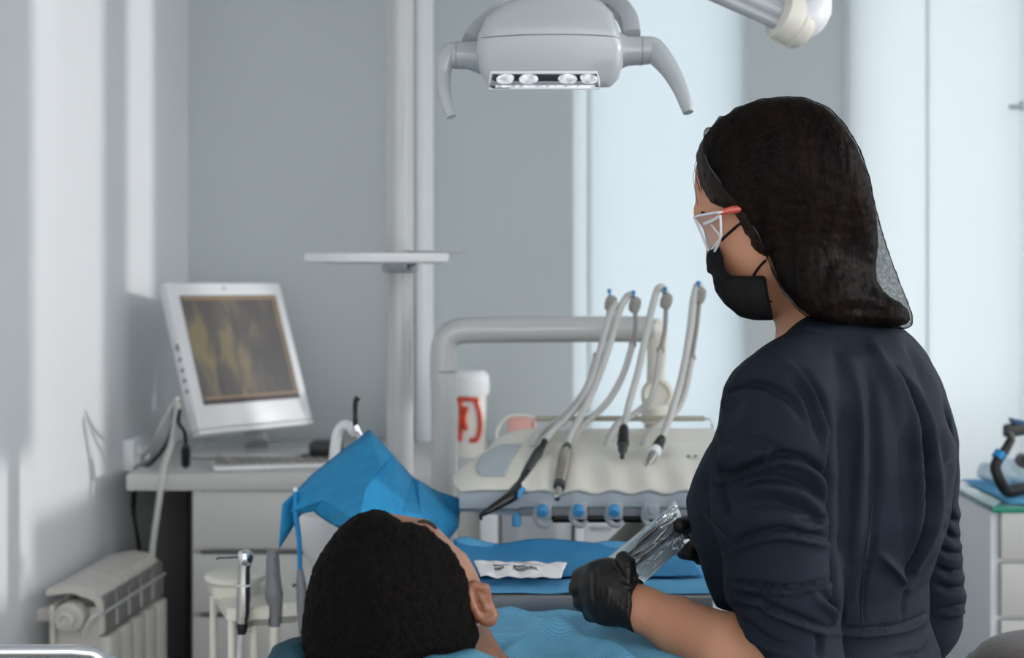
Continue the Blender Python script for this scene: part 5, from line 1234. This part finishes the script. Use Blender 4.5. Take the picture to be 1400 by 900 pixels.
# short cropped hair
h_ol = [(413, 940), (411, 880), (414, 848), (420, 812), (431, 776), (447, 745), (466, 722), (487, 706), (508, 699), (525, 701), (537, 706), (549, 713), (566, 716), (585, 723), (605, 739), (621, 759), (634, 779), (639, 792), (640, 811), (643, 834), (652, 849), (655, 870), (652, 890), (640, 940)]
F = Field((-.26, 1.36, .93), (.02, 1.66, 1.22), .0032)
hr = F.ell(H2(-.004, 0, .006), (.106, .087, .108), AX2); hr = smin(hr, F.cone(H2(-.03, 0, -.02), H2(-.035, 0, -.085), .07, .055), .03)
hr = smin(hr, F.ell(P(528, 812, 1.5), (.088, .085, .086)), .03)
hr = smin(hr, F.ell(hcs, (.097, .0875, .10), AX2), .02); hr = smax(hr, F.outline(h_ol), .008); v, q = F.mesh(hr); v = fuzz(v, q, .0022, 150, 3); v = fuzz(v, q, .002, 40, 2)
obj('hair', to_mesh(v, q, 'hair'), HAIRP, pat, 'short dark cropped hair', smooth=0)
b = BM(); pts = [hit(PB, x, y, .001) for x, y in ((572, 714), (579, 714), (586, 716), (592, 720), (597, 724))]; pts = [p for p in pts if p]
if len(pts) > 2: tube(b, pts, [.0015]+[.003]*(len(pts)-2)+[.0015], 8); obj('eyebrow', b, BROW, pat)
for sg in (-1, 1):
    b = BM(); lathe(b, [(.012*math.cos(a_), .012*math.sin(a_)) for a_ in (-1.5, -1, -.5, 0, .5, 1, 1.5)], H2(.060, .030*sg, -.036), n_, 20); obj('eye', b, EYEW, pat)
# clothing and body under the bib
F = Field((-.22, 1.55, .58), (.52, 3.3, 1.02), .011)
d = F.ell((.10, 2.02, .775), (.215, .34, .125)); d = smin(d, F.cone((.0, 1.80, .86), (.17, 1.78, .84), .085, .08), .05)
d = smin(d, F.ell((.14, 2.4, .78), (.19, .2, .12)), .06)
for x0, x1 in ((-.13, -.10), (.31, .36)): d = smin(d, F.chain([(x0+.02, 1.83, .83), (x1-.02, 2.1, .75), ((x0+x1)/2+.04*(1 if x0 < 0 else -1), 2.36, .80)], [.06, .05, .045], .02), .03)
v, q = F.mesh(d); v = relax(v, q, 1); obj('shirt', to_mesh(v, q, 'shirt'), TEALD, pat, 'dark teal clothing', smooth=0)
F = Field((-.1, 2.3, .55), (.5, 3.42, .95), .012); d = None
for sg in (-1, 1):
    g = F.chain([(.17+.09*sg, 2.45, .73), (.20+.09*sg, 2.85, .68), (.22+.08*sg, 3.28, .58)], [.095, .07, .055], .03); d = g if d is None else smin(d, g, .02)
v, q = F.mesh(d); obj('trousers', to_mesh(v, q, 'trousers'), NAVYT, pat, smooth=0)
for sg in (-1, 1):
    F = Field((.22+.08*sg-.08, 3.2, .48), (.22+.08*sg+.08, 3.42, .80), .009); v, q = F.mesh(F.chain([(.22+.08*sg, 3.32, .57), (.22+.09*sg, 3.34, .70)], [.045, .036], .02)); obj('shoe', to_mesh(v, q, 'shoe'), BLACKR, pat)
# bib
def bibp(u, w):
    y = 1.57+.74*w; xc = .05+.13*(y-1.57); hw = .21+.03*w; x = xc+(2*u-1)*hw
    t_ = y-1.57; z = .984-.04*t_-.14*t_*t_-.9*max(0, abs(x-xc-.01)-.10)**2*2.2
    z += .013*math.exp(-((x-xc+.04-.35*(y-1.75))/.014)**2)*min(1, w*4)+.010*math.exp(-((x-xc-.02+.5*(y-1.72))/.013)**2)+.008*math.exp(-((y-1.78-.35*(x-xc))/.02)**2)+.006*noise.noise(V((x*9, y*7, 1)))+.003*noise.noise(V((x*26, y*16, 4)))
    z += .010*math.exp(-((x-xc-.05+.12*(y-1.7))/.022)**2)*max(0, 1-w*2)
    return V((x, y, z))
b = BM(); grid(b, bibp, 110, 120); o = obj('paper_bib', b, BIB, None, smooth=0); solid(o, .0008, 1); props(o, 'ribbed light blue paper bib over the chest of the reclining person', 'bib')
# dental chair with dished headrest
t = thing('dental_chair', 'dental chair with a film-covered headrest under the dark-haired head', 'dental chair', (.12, 2.3, 0))
F = Field((-.30, 1.30, .90), (.10, 1.66, 1.10), .005)
d = F.ell((-.115, 1.49, .955), (.15, .13, .07)); d = smin(d, F.chain([P(545, 945, 1.40), P(590, 922, 1.40), P(640, 919, 1.41), P(690, 926, 1.43)], [.014, .016, .016, .014], .02), .02); d = smax(d, -(F.ell(hc2-V((0, 0, .003)), (.103, .103, .106))), .02)
d = smax(d, -(F.ell(hc2, (.1, .1, .104))), .015)
v, q = F.mesh(d); v = fuzz(v, q, .004, 26, 3); obj('headrest', to_mesh(v, q, 'headrest'), HEADC, t, 'headrest in crinkled blue-green film', smooth=0)
F = Field(P(350, 960, 1.44), P(450, 850, 1.56), .004); v, q = F.mesh(F.chain([P(372, 930, 1.45), P(400, 902, 1.48), P(440, 884, 1.52)], [.016, .017, .018], .02)); v = fuzz(v, q, .003, 40, 3); obj('headrest_corner', to_mesh(v, q, 'corner'), TEALD, t, 'dark teal corner of the headrest cover', smooth=0)
b = BM(); tube(b, [(-.11, 1.52, .94), (-.06, 1.62, .86), (0, 1.75, .74)], .022, 14); obj('headrest_bar', b, STEEL, t)
F = Field((-.24, 1.6, .40), (.60, 3.5, .80), .014)
d = F.ell((.11, 2.05, .62), (.25, .42, .07)); d = smin(d, F.ell((.18, 2.75, .57), (.24, .5, .06)), .05); d = smin(d, F.ell((.22, 3.2, .50), (.17, .28, .055)), .05)
v, q = F.mesh(d); v = relax(v, q, 1); obj('cushions', to_mesh(v, q, 'cushions'), CHAIRU, t, smooth=0)
b = BM(); loft(b, [[V((.15+a_*math.cos(k*PI/12), 2.45+c2*math.sin(k*PI/12), z)) for k in range(24)] for a_, c2, z in ((.26, .40, 0), (.26, .40, .05), (.14, .2, .09), (.11, .16, .3), (.13, .2, .58))]); obj('pedestal', b, PLASW, t)
# ================================================================== light and camera
w = bpy.data.worlds.new('day'); SC.world = w; w.use_nodes = True; nt = w.node_tree
bg = nt.nodes['Background']; tc = nt.nodes.new('ShaderNodeTexCoord'); sp = nt.nodes.new('ShaderNodeSeparateXYZ'); nt.links.new(tc.outputs['Generated'], sp.inputs[0])
mr = nt.nodes.new('ShaderNodeMapRange'); mr.inputs['From Min'].default_value = -.6; mr.inputs['From Max'].default_value = .6
mm_ = nt.nodes.new('ShaderNodeMath'); mm_.operation = 'MAXIMUM'; nt.links.new(sp.outputs['X'], mm_.inputs[0]); nt.links.new(sp.outputs['Y'], mm_.inputs[1]); nt.links.new(mm_.outputs[0], mr.inputs['Value'])
mx = nt.nodes.new('ShaderNodeMix'); mx.data_type = 'RGBA'
mx.inputs['A'].default_value = (1.46, 1.47, 1.47, 1); mx.inputs['B'].default_value = (2.95, 2.97, 3.0, 1)
nt.links.new(mr.outputs[0], mx.inputs['Factor']); zr = nt.nodes.new('ShaderNodeMapRange'); zr.inputs['From Min'].default_value = -.35; zr.inputs['From Max'].default_value = .55; zr.inputs['To Min'].default_value = .42; zr.inputs['To Max'].default_value = 1.32
nt.links.new(sp.outputs['Z'], zr.inputs['Value'])
vm = nt.nodes.new('ShaderNodeVectorMath'); vm.operation = 'SCALE'; nt.links.new(mx.outputs['Result'], vm.inputs[0]); nt.links.new(zr.outputs[0], vm.inputs['Scale'])
nt.links.new(vm.outputs[0], bg.inputs['Color']); bg.inputs['Strength'].default_value = 1.0
def sun(name, d_, st, ang, col):
    l = bpy.data.lights.new(name, 'SUN'); l.energy = st; l.angle = math.radians(ang); l.color = col
    o = bpy.data.objects.new(name, l); COL.objects.link(o); o.rotation_euler = V(d_).to_track_quat('-Z', 'Y').to_euler()
sun('low_sun', (-1, 0, -.14), 1.1, 1.2, (1., .97, .95))
def portal(cx, cy, cz, sx, sy, d_):
    l = bpy.data.lights.new('portal', 'AREA'); l.shape = 'RECTANGLE'; l.size = sx; l.size_y = sy; l.cycles.is_portal = True
    o = bpy.data.objects.new('portal', l); COL.objects.link(o); o.location = (cx, cy, cz); o.rotation_euler = V(d_).to_track_quat('-Z', 'Y').to_euler()
cam = bpy.data.cameras.new('camera'); co = bpy.data.objects.new('camera', cam); COL.objects.link(co); SC.camera = co
co.location = (0, 0, CZ); co.rotation_euler = (PI/2, 0, 0); cam.lens = 50; cam.sensor_width = 36; cam.shift_y = -105/1400
cam.clip_start = .05
cam.dof.use_dof = True; cam.dof.focus_distance = 1.74; cam.dof.aperture_fstop = 4.5; cam.dof.aperture_blades = 9
vs = SC.view_settings; vs.view_transform = 'Standard'; vs.look = 'None'; vs.gamma = 1; vs.exposure = .2; vs.use_curve_mapping = False
SC.display_settings.display_device = 'sRGB'
SC.cycles.use_denoising = True; SC.cycles.max_bounces = 10; SC.cycles.transparent_max_bounces = 24; SC.cycles.sample_clamp_indirect = 6; SC.cycles.caustics_reflective = False; SC.cycles.caustics_refractive = False
